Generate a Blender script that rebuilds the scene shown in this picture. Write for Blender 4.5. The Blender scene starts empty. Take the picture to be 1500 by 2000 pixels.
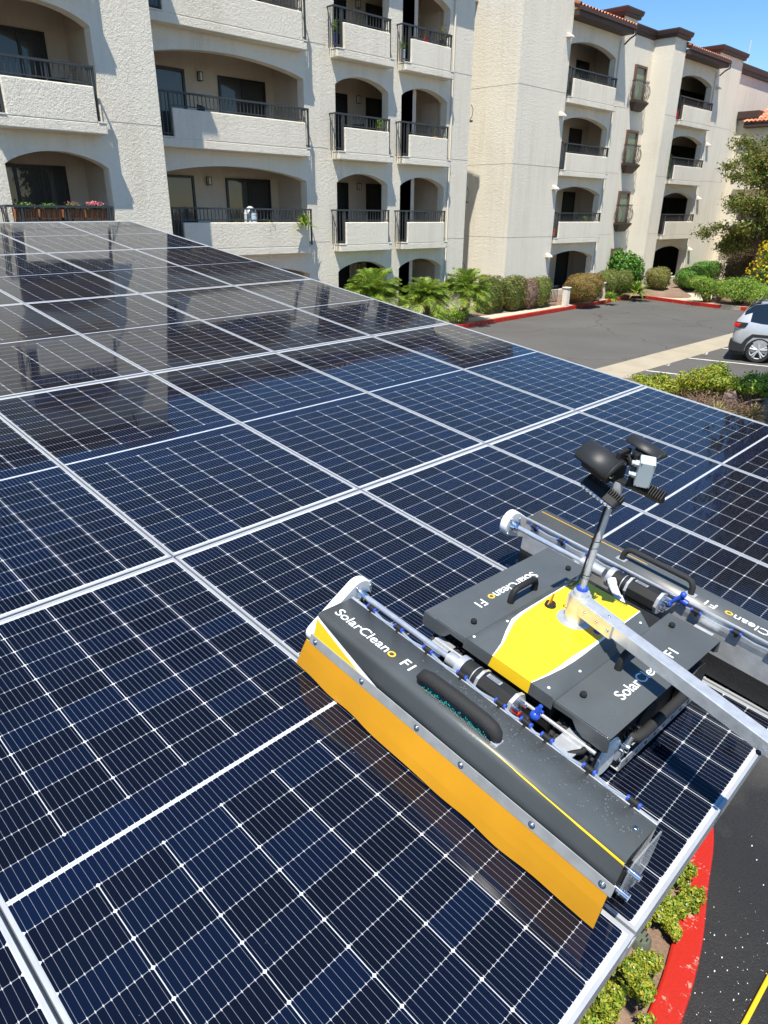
import bpy, bmesh, math, random
from mathutils import Vector, Matrix
R=math.radians
sc=bpy.context.scene
# ---------------------------------------------------------------- camera, sky, sun
cam=bpy.data.objects.new('camera',bpy.data.cameras.new('camera')); sc.collection.objects.link(cam)
RW=((0.7035134,0.7105837,0.0118192),(0.2980970,-0.2799524,-0.9125595),(-0.6451411,0.6455211,-0.4087731))
cam.matrix_world=Matrix(((RW[0][0],-RW[1][0],-RW[2][0],2.46121),(RW[0][1],-RW[1][1],-RW[2][1],-1.19319),(RW[0][2],-RW[1][2],-RW[2][2],3.93794),(0,0,0,1)))
cam.data.sensor_fit='VERTICAL'; cam.data.sensor_height=36; cam.data.lens=24.584
cam.data.shift_x=-0.0064; cam.data.shift_y=0.0117; cam.data.clip_start=0.05; cam.data.clip_end=2000
sc.camera=cam
SUN=Vector((.24,-.34,.909)).normalized()
w=bpy.data.worlds.new('World'); sc.world=w; w.use_nodes=True
nt=w.node_tree; nt.nodes.clear()
sky=nt.nodes.new('ShaderNodeTexSky'); sky.sky_type='NISHITA'; sky.sun_disc=False
sky.sun_elevation=math.asin(SUN.z); sky.sun_rotation=math.atan2(SUN.x,SUN.y)
sky.altitude=100; sky.air_density=1.0; sky.dust_density=0.0; sky.ozone_density=2.6
bg=nt.nodes.new('ShaderNodeBackground'); bg.inputs[1].default_value=0.10
wo=nt.nodes.new('ShaderNodeOutputWorld'); hs=nt.nodes.new('ShaderNodeHueSaturation'); hs.inputs['Saturation'].default_value=1.26; nt.links.new(sky.outputs[0],hs.inputs['Color']); nt.links.new(hs.outputs[0],bg.inputs[0]); nt.links.new(bg.outputs[0],wo.inputs[0])
sl=bpy.data.lights.new('sun','SUN'); sl.energy=4.6; sl.angle=R(.5); sl.color=(1,.94,.83)
so=bpy.data.objects.new('sun',sl); sc.collection.objects.link(so)
so.rotation_euler=SUN.to_track_quat('Z','Y').to_euler()
sc.view_settings.view_transform='Standard'; sc.view_settings.look='None'; sc.view_settings.exposure=0.84; sc.view_settings.gamma=1
sc.cycles.max_bounces=6; sc.cycles.transparent_max_bounces=12; sc.cycles.caustics_reflective=False; sc.cycles.caustics_refractive=False
rnd=random.Random(7)
COL=sc.collection
# ---------------------------------------------------------------- materials
class NT:
    def __init__(s,name):
        s.m=bpy.data.materials.new(name); s.m.use_nodes=True; s.t=s.m.node_tree
        s.b=s.t.nodes['Principled BSDF']; s.out=s.t.nodes['Material Output']
    def set(s,i,v):
        if isinstance(v,bpy.types.NodeSocket): s.t.links.new(v,i)
        else:
            if hasattr(i.default_value,'__len__') and not hasattr(v,'__len__'): v=(v,)*len(i.default_value)
            if hasattr(v,'__len__') and len(i.default_value)==4 and len(v)==3: v=(*v,1)
            i.default_value=v
    def n(s,ty,ins={},**pr):
        nd=s.t.nodes.new('ShaderNode'+ty)
        for k,v in pr.items(): setattr(nd,k,v)
        for k,v in ins.items(): s.set(nd.inputs[k],v)
        return nd
    def ma(s,op,a,b=0,c=0):
        return s.n('Math',{0:a,1:b,2:c},operation=op).outputs[0]
    def mix(s,f,a,b):
        nd=s.n('Mix',data_type='RGBA'); s.set(nd.inputs[0],f); s.set(nd.inputs[6],a); s.set(nd.inputs[7],b); return nd.outputs[2]
    def noise(s,scale,detail=3,co='Object',rough=.55,dist=0):
        nd=s.n('TexNoise',{'Scale':scale,'Detail':detail,'Roughness':rough,'Distortion':dist}); s.t.links.new(s.co(co),nd.inputs['Vector']); return nd.outputs[0]
    def co(s,w='Object'):
        if not hasattr(s,'tc'): s.tc=s.n('TexCoord')
        if w=='World':
            return s.n('NewGeometry').outputs['Position']
        return s.tc.outputs[w]
    def ramp(s,f,*st):
        nd=s.n('ValToRGB',{0:f}); cr=nd.color_ramp
        while len(cr.elements)<len(st): cr.elements.new(.5)
        for e,(p,c) in zip(cr.elements,st): e.position=p; e.color=(*c,1) if hasattr(c,'__len__') else (c,c,c,1)
        return nd.outputs[0]
    def p(s,**k):
        for a,v in k.items(): s.set(s.b.inputs[a.replace('_',' ')],v)
        return s
    def bump(s,h,strength=.3,dist=.01):
        nd=s.n('Bump',{'Strength':strength,'Distance':dist,'Height':h}); s.t.links.new(nd.outputs[0],s.b.inputs['Normal']); return nd
MATS={}
def simple(name,c,rough=.5,metal=0,var=.12,scale=20,bump=0,bscale=60,**k):
    if name in MATS: return MATS[name]
    t=NT(name); nz=t.noise(scale,4)
    a=tuple(x*(1-var) for x in c); b=tuple(min(1,x*(1+var)) for x in c)
    t.p(Base_Color=t.ramp(nz,(.3,a),(.7,b)),Roughness=t.ma('ADD',t.ma('MULTIPLY',nz,.16),rough-.08),Metallic=metal)
    if bump: t.bump(t.noise(bscale,4),bump,.004)
    for kk,v in k.items(): t.set(t.b.inputs[kk.replace('_',' ')],v)
    MATS[name]=t.m; return t.m
def stucco(name,c):
    t=NT(name); co=t.co('World')
    n1=t.n('TexNoise',{'Vector':co,'Scale':15.,'Detail':6,'Roughness':.68,'Distortion':.9}).outputs[0]
    n2=t.n('TexNoise',{'Vector':co,'Scale':.45,'Detail':4,'Roughness':.6}).outputs[0]
    st=t.n('Mapping',{'Vector':co,'Scale':(1.6,1.6,.12)}).outputs[0]
    n3=t.n('TexNoise',{'Vector':st,'Scale':1.2,'Detail':5,'Roughness':.65}).outputs[0]
    st2=t.n('Mapping',{'Vector':co,'Scale':(7.,7.,.35)}).outputs[0]; n4=t.n('TexNoise',{'Vector':st2,'Scale':1.,'Detail':4,'Roughness':.6}).outputs[0]
    f=t.ma('ADD',t.ma('ADD',t.ma('MULTIPLY',n2,.4),t.ma('MULTIPLY',n3,.35)),t.ma('MULTIPLY',n4,.25))
    col=t.ramp(f,(.32,tuple(x*q for x,q in zip(c,(.84,.82,.79)))),(.5,c),(.68,tuple(x*1.05 for x in c)))
    v=t.ramp(n1,(.38,(0,0,0)),(.62,(1,1,1)))
    col=t.mix(t.ma('MULTIPLY',v,.10),col,tuple(x*.72 for x in c))
    t.p(Base_Color=col,Roughness=.92); t.set(t.b.inputs['Specular IOR Level'],.2)
    f3=t.n('TexNoise',{'Vector':co,'Scale':45.,'Detail':3}).outputs[0]
    t.bump(t.ma('ADD',v,t.ma('MULTIPLY',f3,.9)),.55,.012)
    return t.m
M_ST=stucco('stucco',(.74,.69,.585))
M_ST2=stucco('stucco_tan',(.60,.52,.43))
M_STW=stucco('stucco_warm',(.70,.65,.54))
M_IRON=simple('dark_painted_iron',(.035,.04,.042),.45)
M_FRAME=simple('dark_bronze_frame',(.012,.012,.013),.4)
M_FASC=simple('brown_fascia',(.055,.030,.024),.6)
M_SILL=simple('pale_sill',(.68,.62,.54),.7)
def glass_dark():
    t=NT('window_pane'); co=t.co('Object')
    wv=t.n('TexWave',{'Vector':co,'Scale':5.5,'Distortion':.8,'Detail':1},wave_type='BANDS',bands_direction='Y').outputs[0]
    t.p(Base_Color=t.ramp(wv,(.3,(.006,.007,.008)),(.95,(.020,.022,.022))),Roughness=.5,Coat_Weight=1.0,Coat_Roughness=.015); t.set(t.b.inputs['Coat IOR'],1.55)
    return t.m
M_PANE=glass_dark()
M_BLIND=simple('green_blind',(.16,.21,.14),.5,Coat_Weight=.6)
def tiles():
    t=NT('clay_tiles'); co=t.co('UV')
    nz=t.n('TexNoise',{'Vector':co,'Scale':3.,'Detail':4}).outputs[0]
    sx=t.n('SeparateXYZ',{0:co})
    cell=t.n('CombineXYZ',{0:t.ma('FLOOR',t.ma('MULTIPLY',sx.outputs[0],1/.22)),1:t.ma('FLOOR',t.ma('MULTIPLY',sx.outputs[1],1/.35))}).outputs[0]
    wn=t.n('TexWhiteNoise',{0:cell}).outputs[0]
    fy=t.ma('FRACT',t.ma('MULTIPLY',sx.outputs[1],1/.35))
    edge=t.ma('LESS_THAN',fy,.10)
    c=t.ramp(t.ma('ADD',t.ma('MULTIPLY',wn,.6),t.ma('MULTIPLY',nz,.4)),(.2,(.42,.12,.06)),(.5,(.58,.21,.11)),(.8,(.68,.33,.2)))
    t.p(Base_Color=t.mix(t.ma('MULTIPLY',edge,.75),c,(.09,.03,.02)),Roughness=.8)
    return t.m
M_TILE=tiles()
def leafmat(name,cs,rough=.45,trans=.25):
    t=NT(name); g=t.n('NewGeometry'); oi=t.n('ObjectInfo')
    r=g.outputs['Random Per Island']; nz=t.noise(2.5,2)
    f=t.ma('ADD',t.ma('MULTIPLY',r,.65),t.ma('MULTIPLY',nz,.35))
    n=len(cs); col=t.ramp(f,*[((i+.3)/n*.9+.06,c) for i,c in enumerate(cs)])
    t.p(Base_Color=col,Roughness=rough); t.set(t.b.inputs['Specular IOR Level'],.35)
    tr=t.n('BsdfTranslucent',{'Color':col}).outputs[0]
    mx=t.n('MixShader',{0:trans}); t.t.links.new(t.b.outputs[0],mx.inputs[1]); t.t.links.new(tr,mx.inputs[2]); t.t.links.new(mx.outputs[0],t.out.inputs[0])
    return t.m
LG=leafmat('hedge_leaves',[(.06,.09,.015),(.12,.16,.03),(.19,.23,.045),(.27,.20,.07)])
LGB=leafmat('bright_leaves',[(.03,.09,.012),(.06,.17,.02),(.11,.26,.03),(.18,.33,.05)])
LGR=leafmat('reddish_leaves',[(.10,.10,.02),(.20,.17,.04),(.32,.20,.07),(.30,.12,.05)])
LGP=leafmat('pinkish_leaves',[(.14,.09,.06),(.26,.17,.12),(.33,.22,.17),(.16,.13,.05)])
LJ=leafmat('juniper_leaves',[(.06,.16,.02),(.14,.30,.03),(.26,.42,.05),(.40,.42,.08)])
LJ2=leafmat('scrub_leaves',[(.07,.15,.015),(.17,.27,.025),(.31,.37,.035),(.45,.37,.05)])
LP=leafmat('palm_leaves',[(.07,.15,.02),(.15,.27,.04),(.28,.42,.06),(.50,.50,.08)],trans=.35)
LDK=leafmat('shade_tree_leaves',[(.012,.022,.006),(.03,.045,.012),(.05,.055,.02)])
LT=leafmat('tree_leaves',[(.04,.08,.012),(.10,.15,.022),(.18,.20,.035),(.25,.17,.04)])
LB=leafmat('brown_leaves',[(.06,.05,.02),(.11,.085,.035),(.16,.12,.06),(.10,.10,.03)])
LY=leafmat('yellow_petals',[(.65,.42,.01),(.80,.55,.02),(.85,.62,.03)],trans=.3)
LPK=leafmat('pink_petals',[(.7,.2,.3),(.8,.35,.45),(.75,.08,.1)],trans=.3)
LGG=leafmat('dry_grass',[(.16,.20,.05),(.34,.32,.12),(.45,.38,.2)])
M_BARK=simple('bark',(.14,.10,.075),.9,bump=.6,bscale=25,var=.35)
def ground(name,cs,scale,rough=.9,bump=.3,bscale=80,w=None):
    t=NT(name); co=t.co('World')
    a=t.n('TexNoise',{'Vector':co,'Scale':scale,'Detail':6,'Roughness':.6}).outputs[0]
    b=t.n('TexNoise',{'Vector':co,'Scale':bscale,'Detail':3,'Roughness':.7}).outputs[0]
    n=len(cs); col=t.ramp(t.ma('ADD',t.ma('MULTIPLY',a,.55),t.ma('MULTIPLY',b,.45)),*[(.3+.4*i/(n-1),c) for i,c in enumerate(cs)])
    t.p(Base_Color=col,Roughness=rough); t.bump(b,bump,.01); t.col=col; t.bb=b
    return t
M_SOIL=ground('soil',[(.10,.06,.04),(.19,.125,.09),(.28,.20,.15)],1.2,bscale=40,bump=.8).m
M_WALK=ground('walk_concrete',[(.42,.35,.26),(.50,.42,.32),(.57,.49,.38)],1.1,bscale=60,bump=.15).m
M_EARTH=ground('earth',[(.14,.11,.08),(.2,.16,.11),(.26,.2,.14)],.3,bscale=10,bump=.5).m
def asphalt():
    t=ground('asphalt',[(.062,.059,.055),(.085,.081,.076),(.108,.104,.097)],.35,bscale=110,bump=.5)
    co=t.co('World')
    # cracks
    d=t.n('TexNoise',{'Vector':co,'Scale':.5,'Detail':4}).outputs['Color']
    wv=t.n('VectorMath',{0:co,1:t.n('VectorMath',{0:d,'Scale':2.2},operation='SCALE').outputs[0]},operation='ADD').outputs[0]
    vo=t.n('TexVoronoi',{'Vector':wv,'Scale':.21},feature='DISTANCE_TO_EDGE').outputs[0]
    ck=t.ma('LESS_THAN',vo,.0042)
    col=t.mix(t.ma('MULTIPLY',ck,.75),t.col,(.03,.028,.026))
    # wet patch where the cleaning water runs off
    dist=t.n('VectorMath',{0:co,1:(3.6,1.2,0)},operation='DISTANCE').outputs['Value']
    nz=t.n('TexNoise',{'Vector':co,'Scale':1.6,'Detail':5}).outputs[0]
    wet=t.ramp(t.ma('ADD',t.ma('MULTIPLY',dist,.1),t.ma('MULTIPLY',nz,.25)),(.42,1.),(.58,0.))
    col=t.mix(wet,col,t.mix(t.bb,(.008,.008,.0085),(.034,.033,.032)))
    t.p(Base_Color=col,Roughness=t.ma('SUBTRACT',.92,t.ma('MULTIPLY',wet,t.ma('ADD',.30,t.ma('MULTIPLY',nz,.45)))))
    return t.m
M_ASPH=asphalt()
def redpaint():
    t=NT('red_kerb_paint'); co=t.co('World')
    a=t.n('TexNoise',{'Vector':co,'Scale':9.,'Detail':7,'Roughness':.7}).outputs[0]
    b=t.n('TexNoise',{'Vector':co,'Scale':60.,'Detail':3}).outputs[0]
    chip=t.ramp(t.ma('ADD',t.ma('MULTIPLY',a,.75),t.ma('MULTIPLY',b,.25)),(.575,0.),(.61,1.))
    t.p(Base_Color=t.mix(chip,t.mix(b,(.33,.010,.004),(.43,.018,.008)),(.36,.22,.17)),Roughness=.5); t.bump(b,.3,.004)
    return t.m
M_RED=redpaint()
M_WLINE=simple('white_line_paint',(.62,.60,.56),.7,var=.25,scale=6)
M_CONC=ground('strip_concrete',[(.26,.225,.165),(.33,.29,.215),(.39,.345,.265)],1.3,bscale=70,bump=.2).m
# solar cells -----------------------------------------------------------
PX=.08483; PY=.17215
def cells():
    t=NT('solar_cells'); s=t.n('SeparateXYZ',{0:t.co('Object')}); X,Y=s.outputs[0],s.outputs[1]
    M=t.ma
    xa=M('SUBTRACT',M('ABSOLUTE',X),.0065); ya=M('ADD',Y,3*PY)
    cx=M('MULTIPLY',xa,1/PX); cy=M('MULTIPLY',ya,1/PY)
    ix=M('FLOOR',cx); iy=M('FLOOR',cy); fx=M('FRACT',cx); fy=M('FRACT',cy)
    ex=M('MULTIPLY',M('MINIMUM',fx,M('SUBTRACT',1,fx)),PX); ey=M('MULTIPLY',M('MINIMUM',fy,M('SUBTRACT',1,fy)),PY)
    first=M('LESS_THAN',cx,1.0)
    gx=M('MULTIPLY',M('LESS_THAN',ex,.0007),M('GREATER_THAN',cx,.3))
    gy=M('MULTIPLY',M('LESS_THAN',ey,.0012),M('SUBTRACT',1,first))
    dia=M('MULTIPLY',M('LESS_THAN',M('ADD',ex,ey),.0062),M('GREATER_THAN',cx,.5))
    midline=M('LESS_THAN',xa,0)
    out=M('MAXIMUM',M('GREATER_THAN',cx,12),M('MAXIMUM',M('LESS_THAN',cy,0),M('GREATER_THAN',cy,6)))
    bf=M('FRACT',M('MULTIPLY',cy,10)); be=M('MULTIPLY',M('ABSOLUTE',M('SUBTRACT',bf,.5)),PY/10)
    bus=M('LESS_THAN',be,.00040); tab=M('MULTIPLY',M('LESS_THAN',be,.0011),M('LESS_THAN',ex,.0034))
    rid=t.n('ObjectInfo').outputs['Random']
    sg=M('SIGN',X)
    wn=t.n('TexWhiteNoise',{0:t.n('CombineXYZ',{0:M('MULTIPLY',M('ADD',ix,.5),sg),1:iy,2:M('MULTIPLY',rid,97)}).outputs[0]}).outputs[0]
    base=t.ramp(wn,(.0,(.0028,.0034,.0075)),(.6,(.0028,.0042,.0115)),(1.,(.0028,.0060,.0200)))
    col=t.mix(M('MULTIPLY',first,.25),base,(.004,.009,.035))
    col=t.mix(M('MULTIPLY',bus,.38),col,(.42,.44,.48))
    white=M('MAXIMUM',M('MAXIMUM',dia,M('MULTIPLY',gy,.9)),M('MAXIMUM',midline,M('MAXIMUM',out,M('MULTIPLY',tab,.75))))
    white=M('MINIMUM',1,M('ADD',white,M('MULTIPLY',gx,.5)))
    # grey dashes inside the middle gap
    dash=M('MULTIPLY',M('LESS_THAN',M('ABSOLUTE',X),.0022),M('LESS_THAN',M('FRACT',M('MULTIPLY',Y,13)),.8))
    wcol=t.mix(M('MULTIPLY',dash,.7),(.48,.50,.53),(.25,.28,.33))
    col=t.mix(white,col,wcol)
    wz=t.co('World')
    nz=t.n('TexNoise',{'Vector':wz,'Scale':2.2,'Detail':5,'Roughness':.6,'Distortion':.6}).outputs[0]
    sp=t.n('TexVoronoi',{'Vector':wz,'Scale':38.},feature='F1').outputs['Distance']
    dust=M('MULTIPLY',M('LESS_THAN',sp,.035),M('GREATER_THAN',nz,.58))
    col=t.mix(M('MULTIPLY',dust,.35),col,(.5,.52,.55))
    t.p(Base_Color=col,Roughness=.5,Coat_Weight=1.,Coat_Roughness=M('ADD',.018,M('MULTIPLY',t.ramp(nz,(.35,0.),(.65,1.)),.05)))
    t.set(t.b.inputs['Specular IOR Level'],.0); t.set(t.b.inputs['Coat IOR'],1.39)
    bn=t.n('TexNoise',{'Vector':wz,'Scale':1.4,'Detail':2}).outputs[0]
    bp=t.n('Bump',{'Strength':.10,'Distance':.01,'Height':bn}); t.t.links.new(bp.outputs[0],t.b.inputs['Coat Normal'])
    return t.m
M_CELL=cells()
M_ALU=simple('anodised_aluminium',(.72,.74,.76),.38,.75,var=.06,scale=8)
M_ALUW=simple('panel_frame_aluminium',(.52,.54,.56),.42,.5,var=.05,scale=8)
M_STEEL=simple('galvanised_steel',(.50,.52,.53),.5,.6)
# ---------------------------------------------------------------- mesh helpers
class MB:
    def __init__(s): s.v=[]; s.f=[]; s.mi=[]; s.uv={}
    def add(s,vs,fs,mi=0,T=None):
        o=len(s.v)
        for p in vs:
            p=Vector(p); s.v.append(tuple(T@p) if T is not None else tuple(p))
        for f in fs: s.f.append(tuple(o+i for i in f)); s.mi.append(mi)
        return s
    def quad(s,a,b,c,d,mi=0): return s.add([a,b,c,d],[(0,1,2,3)],mi)
    def box(s,x0,x1,y0,y1,z0,z1,mi=0,T=None):
        return s.add([(x0,y0,z0),(x1,y0,z0),(x1,y1,z0),(x0,y1,z0),(x0,y0,z1),(x1,y0,z1),(x1,y1,z1),(x0,y1,z1)],
            [(0,3,2,1),(4,5,6,7),(0,1,5,4),(1,2,6,5),(2,3,7,6),(3,0,4,7)],mi,T)
    def prism(s,poly,axis,a,b,mi=0,T=None):
        # poly 2-D points (any order of remaining axes), extruded from a to b along axis
        n=len(poly)
        def P(p,t):
            q=list(p); q.insert(axis,t); return tuple(q)
        vs=[P(p,a) for p in poly]+[P(p,b) for p in poly]
        fs=[tuple(range(n))[::-1],tuple(range(n,2*n))]+[(i,(i+1)%n,n+(i+1)%n,n+i) for i in range(n)]
        return s.add(vs,fs,mi,T)
    def tube(s,pts,r,n=10,mi=0,cap=True,T=None):
        pts=[Vector(p) for p in pts]; rs=r if hasattr(r,'__len__') else [r]*len(pts)
        vs=[]; up=None
        for i,p in enumerate(pts):
            d=(pts[min(i+1,len(pts)-1)]-pts[max(i-1,0)]).normalized()
            if up is None: up=Vector((0,0,1)) if abs(d.z)<.9 else Vector((1,0,0))
            a=d.cross(up).normalized(); up=a.cross(d).normalized(); b=up
            for k in range(n):
                t=2*math.pi*k/n; vs.append(p+a*math.cos(t)*rs[i]+b*math.sin(t)*rs[i])
        fs=[]
        for i in range(len(pts)-1):
            for k in range(n): fs.append((i*n+k,i*n+(k+1)%n,(i+1)*n+(k+1)%n,(i+1)*n+k))
        if cap: fs+= [tuple(range(n))[::-1],tuple(range((len(pts)-1)*n,len(pts)*n))]
        return s.add(vs,fs,mi,T)
    def ball(s,c,r,seg=10,rings=6,mi=0):
        rx,ry,rz=r if hasattr(r,'__len__') else (r,r,r); c=Vector(c)
        vs=[c+Vector((0,0,rz))]
        for i in range(1,rings):
            a=math.pi*i/rings
            for k in range(seg): b=2*math.pi*k/seg; vs.append(c+Vector((rx*math.sin(a)*math.cos(b),ry*math.sin(a)*math.sin(b),rz*math.cos(a))))
        vs.append(c-Vector((0,0,rz))); fs=[(0,1+k,1+(k+1)%seg) for k in range(seg)]
        for i in range(rings-2):
            for k in range(seg): a=1+i*seg; fs.append((a+k,a+seg+k,a+seg+(k+1)%seg,a+(k+1)%seg))
        l=len(vs)-1; a=1+(rings-2)*seg; fs+=[(l,a+(k+1)%seg,a+k) for k in range(seg)]
        return s.add(vs,fs,mi)
    def build(s,name,mats,parent=None,smooth=False,bevel=0,seg=2,mw=None):
        me=bpy.data.meshes.new(name); me.from_pydata(s.v,[],s.f)
        if not isinstance(mats,(list,tuple)): mats=[mats]
        for m in mats: me.materials.append(m)
        for p,i in zip(me.polygons,s.mi): p.material_index=i
        me.update(); 
        if smooth:
            me.polygons.foreach_set('use_smooth',[True]*len(me.polygons))
            try: me.set_sharp_from_angle(angle=R(40))
            except Exception: pass
        o=bpy.data.objects.new(name,me); COL.objects.link(o)
        if parent is not None: o.parent=parent
        if bevel:
            b=o.modifiers.new('bevel','BEVEL'); b.width=bevel; b.segments=seg; b.limit_method='ANGLE'; b.angle_limit=R(35)
        if mw is not None: o.matrix_world=mw
        return o
def _parts(s,name,mats,parent=None,merge=.02,**k):
    # one object per separate piece (pieces closer than merge belong together)
    n=len(s.v); par=list(range(n))
    def fd(a):
        while par[a]!=a: par[a]=par[par[a]]; a=par[a]
        return a
    for f in s.f:
        for q in f[1:]: par[fd(q)]=fd(f[0])
    comp={}
    for i,f in enumerate(s.f): comp.setdefault(fd(f[0]),[]).append(i)
    gs=[]
    for fs in comp.values():
        vi={q for i in fs for q in s.f[i]}; c=sum((Vector(s.v[q]) for q in vi),Vector())/len(vi)
        for g in gs:
            if (g[0]-c).length<merge: g[1]+=fs; break
        else: gs.append([c,list(fs)])
    out=[]
    for c,fs in gs:
        m=MB(); mp={}
        for i in fs:
            ids=[]
            for q in s.f[i]:
                if q not in mp: mp[q]=len(m.v); m.v.append(s.v[q])
                ids.append(mp[q])
            m.f.append(tuple(ids)); m.mi.append(s.mi[i])
        out.append(m.build(name,mats,parent,**k))
    return out
MB.parts=_parts
def tag(o,label=None,cat=None,group=None,kind=None):
    if label: o['label']=label
    if cat: o['category']=cat
    if group: o['group']=group
    if kind: o['kind']=kind
    return o
def empty(name,loc=(0,0,0),label=None,cat=None,group=None,mw=None):
    o=bpy.data.objects.new(name,None); COL.objects.link(o); o.empty_display_size=.2
    if mw is not None: o.matrix_world=mw
    else: o.location=loc
    return tag(o,label,cat,group)
def text(name,body,size,mat,parent,mw,align='LEFT',width=None,depth=.0004,bold=0):
    cu=bpy.data.curves.new(name,'FONT'); cu.body=body; cu.size=size; cu.extrude=depth; cu.offset=bold; cu.align_x=align
    to=bpy.data.objects.new('tmp',cu); me=bpy.data.meshes.new_from_object(to); bpy.data.objects.remove(to)
    me.name=name; xs=[v.co.x for v in me.vertices]
    sx=width/(max(xs)-min(xs)) if width else 1
    for v in me.vertices: v.co.x*=sx
    me.materials.clear(); me.materials.append(mat)
    o=bpy.data.objects.new(name,me); COL.objects.link(o); o.parent=parent; o.matrix_parent_inverse=Matrix(); o.matrix_local=mw
    return o,sx
# ================================================================ GROUND
def sheet(name,poly,z,mat,kind='structure'):
    m=MB(); m.add([(x,y,z) for x,y in poly],[tuple(range(len(poly)))]); o=m.build(name,mat); tag(o,kind=kind); return o
def slab(name,poly,z0,z1,mat,bevel=0):
    m=MB(); m.prism(poly,2,z0,z1); o=m.build(name,mat,bevel=bevel); tag(o,kind='structure'); return o
sheet('ground',[(-600,-600),(600,-600),(600,600),(-600,600)],-.02,M_EARTH)
sheet('parking_asphalt',[(-24,-40),(60,-40),(60,75),(-24,75)],-.004,M_ASPH)
KERB=[(-14.45,-30),(-14.45,10),(-14.48,19.7),(-14.63,22.65),(-14.84,26.7),(-15.08,30.6),(-15.45,34.1),(-15.25,34.3),(-12.4,33.5),(-10.7,33.25),(-9.4,33.3),(-4,33.7),(20,35)]
def offset(path,d):
    out=[]
    for i,p in enumerate(path):
        a=Vector(path[max(i-1,0)]); b=Vector(path[min(i+1,len(path)-1)]); t=(b-a).normalized(); n=Vector((-t.y,t.x)); out.append((p[0]+n.x*d,p[1]+n.y*d))
    return out
def ribbon(name,path,d0,d1,z0,z1,mat,kind='structure',bevel=.015):
    a=offset(path,d0); b=offset(path,d1); m=MB(); n=len(path)
    vs=[(*p,z0) for p in a]+[(*p,z1) for p in a]+[(*p,z1) for p in b]+[(*p,z0) for p in b]
    fs=[]
    for i in range(n-1):
        for k in range(3): fs.append((k*n+i,k*n+i+1,(k+1)*n+i+1,(k+1)*n+i))
    fs+=[(0,n,2*n,3*n),(n-1,2*n-1,3*n-1,4*n-1)]
    m.add(vs,fs); o=m.build(name,mat,bevel=bevel); tag(o,kind=kind); return o
ribbon('red_kerb',KERB[1:10],0,.16,-.02,.15,M_RED)
ribbon('red_kerb',[(-9.75,33.27),(-9.2,33.3),(-7.2,33.45)],0,.16,-.02,.155,M_RED)
walk=offset(KERB,.16)
slab('sidewalk',walk+[(20,80),(-30,80),(-30,-30)],-.02,.146,M_WALK)
# planting beds: gentle banks rising to the building
def bank(name,front,back,z0,z1,mat=None):
    m=MB(); n=len(front); nz=lambda x,y:.03*math.sin(x*3.1+y*1.7)+.02*math.sin(y*4.3)
    K=6; vs=[]
    for j in range(K+1):
        t=j/K
        for (a,b) in zip(front,back):
            x=a[0]+(b[0]-a[0])*t; y=a[1]+(b[1]-a[1])*t; vs.append((x,y,z0+(z1-z0)*t+(nz(x,y)*(1 if 0<j<K else 0))))
    fs=[(j*n+i,j*n+i+1,(j+1)*n+i+1,(j+1)*n+i) for j in range(K) for i in range(n-1)]
    m.add(vs,fs); o=m.build(name,mat or M_SOIL); tag(o,kind='structure')
def ys(a,b,n): return [a+(b-a)*i/n for i in range(n+1)]
bank('planting_bed',[(-14.62,y) for y in ys(6,19.8,20)],[(-16.35,y) for y in ys(6,19.8,20)],.152,.36)
bank('planting_bed',[(-15.45,y) for y in ys(20.6,31,16)],[(-16.38,y) for y in ys(20.6,31,16)],.152,.42)
bank('planting_bed',[(-15.45,31.),(-15.6,32),(-15.5,33.3),(-14.7,34.25),(-13.4,34.3),(-12.9,35),(-13.2,36)],[(-17.05,31.),(-17.05,32.),(-17.05,34),(-17.0,35.8),(-16,35.8),(-15,36.2),(-14.2,36.6)],.152,.42)
bank('planting_bed',[(-14.6,37.),(-13.6,37.6),(-12.7,38.6),(-12.2,42)],[(-16.3,37.),(-16.35,39),(-16.35,44.8),(-17.8,46.9)],.152,.42)
bank('planting_bed',[(-11.9,33.85),(-10.6,33.6),(-9.3,33.6),(-4,34.0)],[(-12.2,46.9),(-11,46.9),(-9,46.9),(-4,46.9)],.152,.5)
# concrete strip, stall lines, numbers
slab('concrete_strip',[(-7.32,-20),(-6.3,-20),(-6.3,33),(-7.32,33)],-.02,.006,M_CONC)
def stripe(name,x0,y0,x1,y1,w=.1):
    d=Vector((x1-x0,y1-y0)).normalized(); n=Vector((-d.y,d.x))*w/2
    return sheet(name,[(x0-n.x,y0-n.y),(x1-n.x,y1-n.y),(x1+n.x,y1+n.y),(x0+n.x,y0+n.y)],.004,M_WLINE)
for y0 in (12.0,14.72,17.43,20.14,22.66,25.3,28.): stripe('stall_line',-6.28,y0,-1.2,y0+1.25 if y0>15 else y0+1.25)
for k,y0 in enumerate((16.5,18.78,21.35,23.9)):
    text('stall_number',str(20+k),.42,M_WLINE,None,Matrix.Translation((-6.15,y0-.25,.005))@Matrix.Rotation(R(105),4,'Z'))[0]['kind']='structure'
# landscaped island in front of the stalls
slab('island_kerb',[(-6.1,15.6),(-5.6,16.3),(-2.4,16.9),(2,17.3),(2,9),(-6.3,9)],-.02,.13,M_CONC,.02)
m=MB(); P=[(-5.95,15.5),(-5.5,16.1),(-2.4,16.7),(1.9,17.1),(1.9,9.2),(-6.1,9.2)]; m.add([(x,y,.137) for x,y in P],[tuple(range(6))]); tag(m.build('island_soil',M_SOIL),kind='structure')
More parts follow.
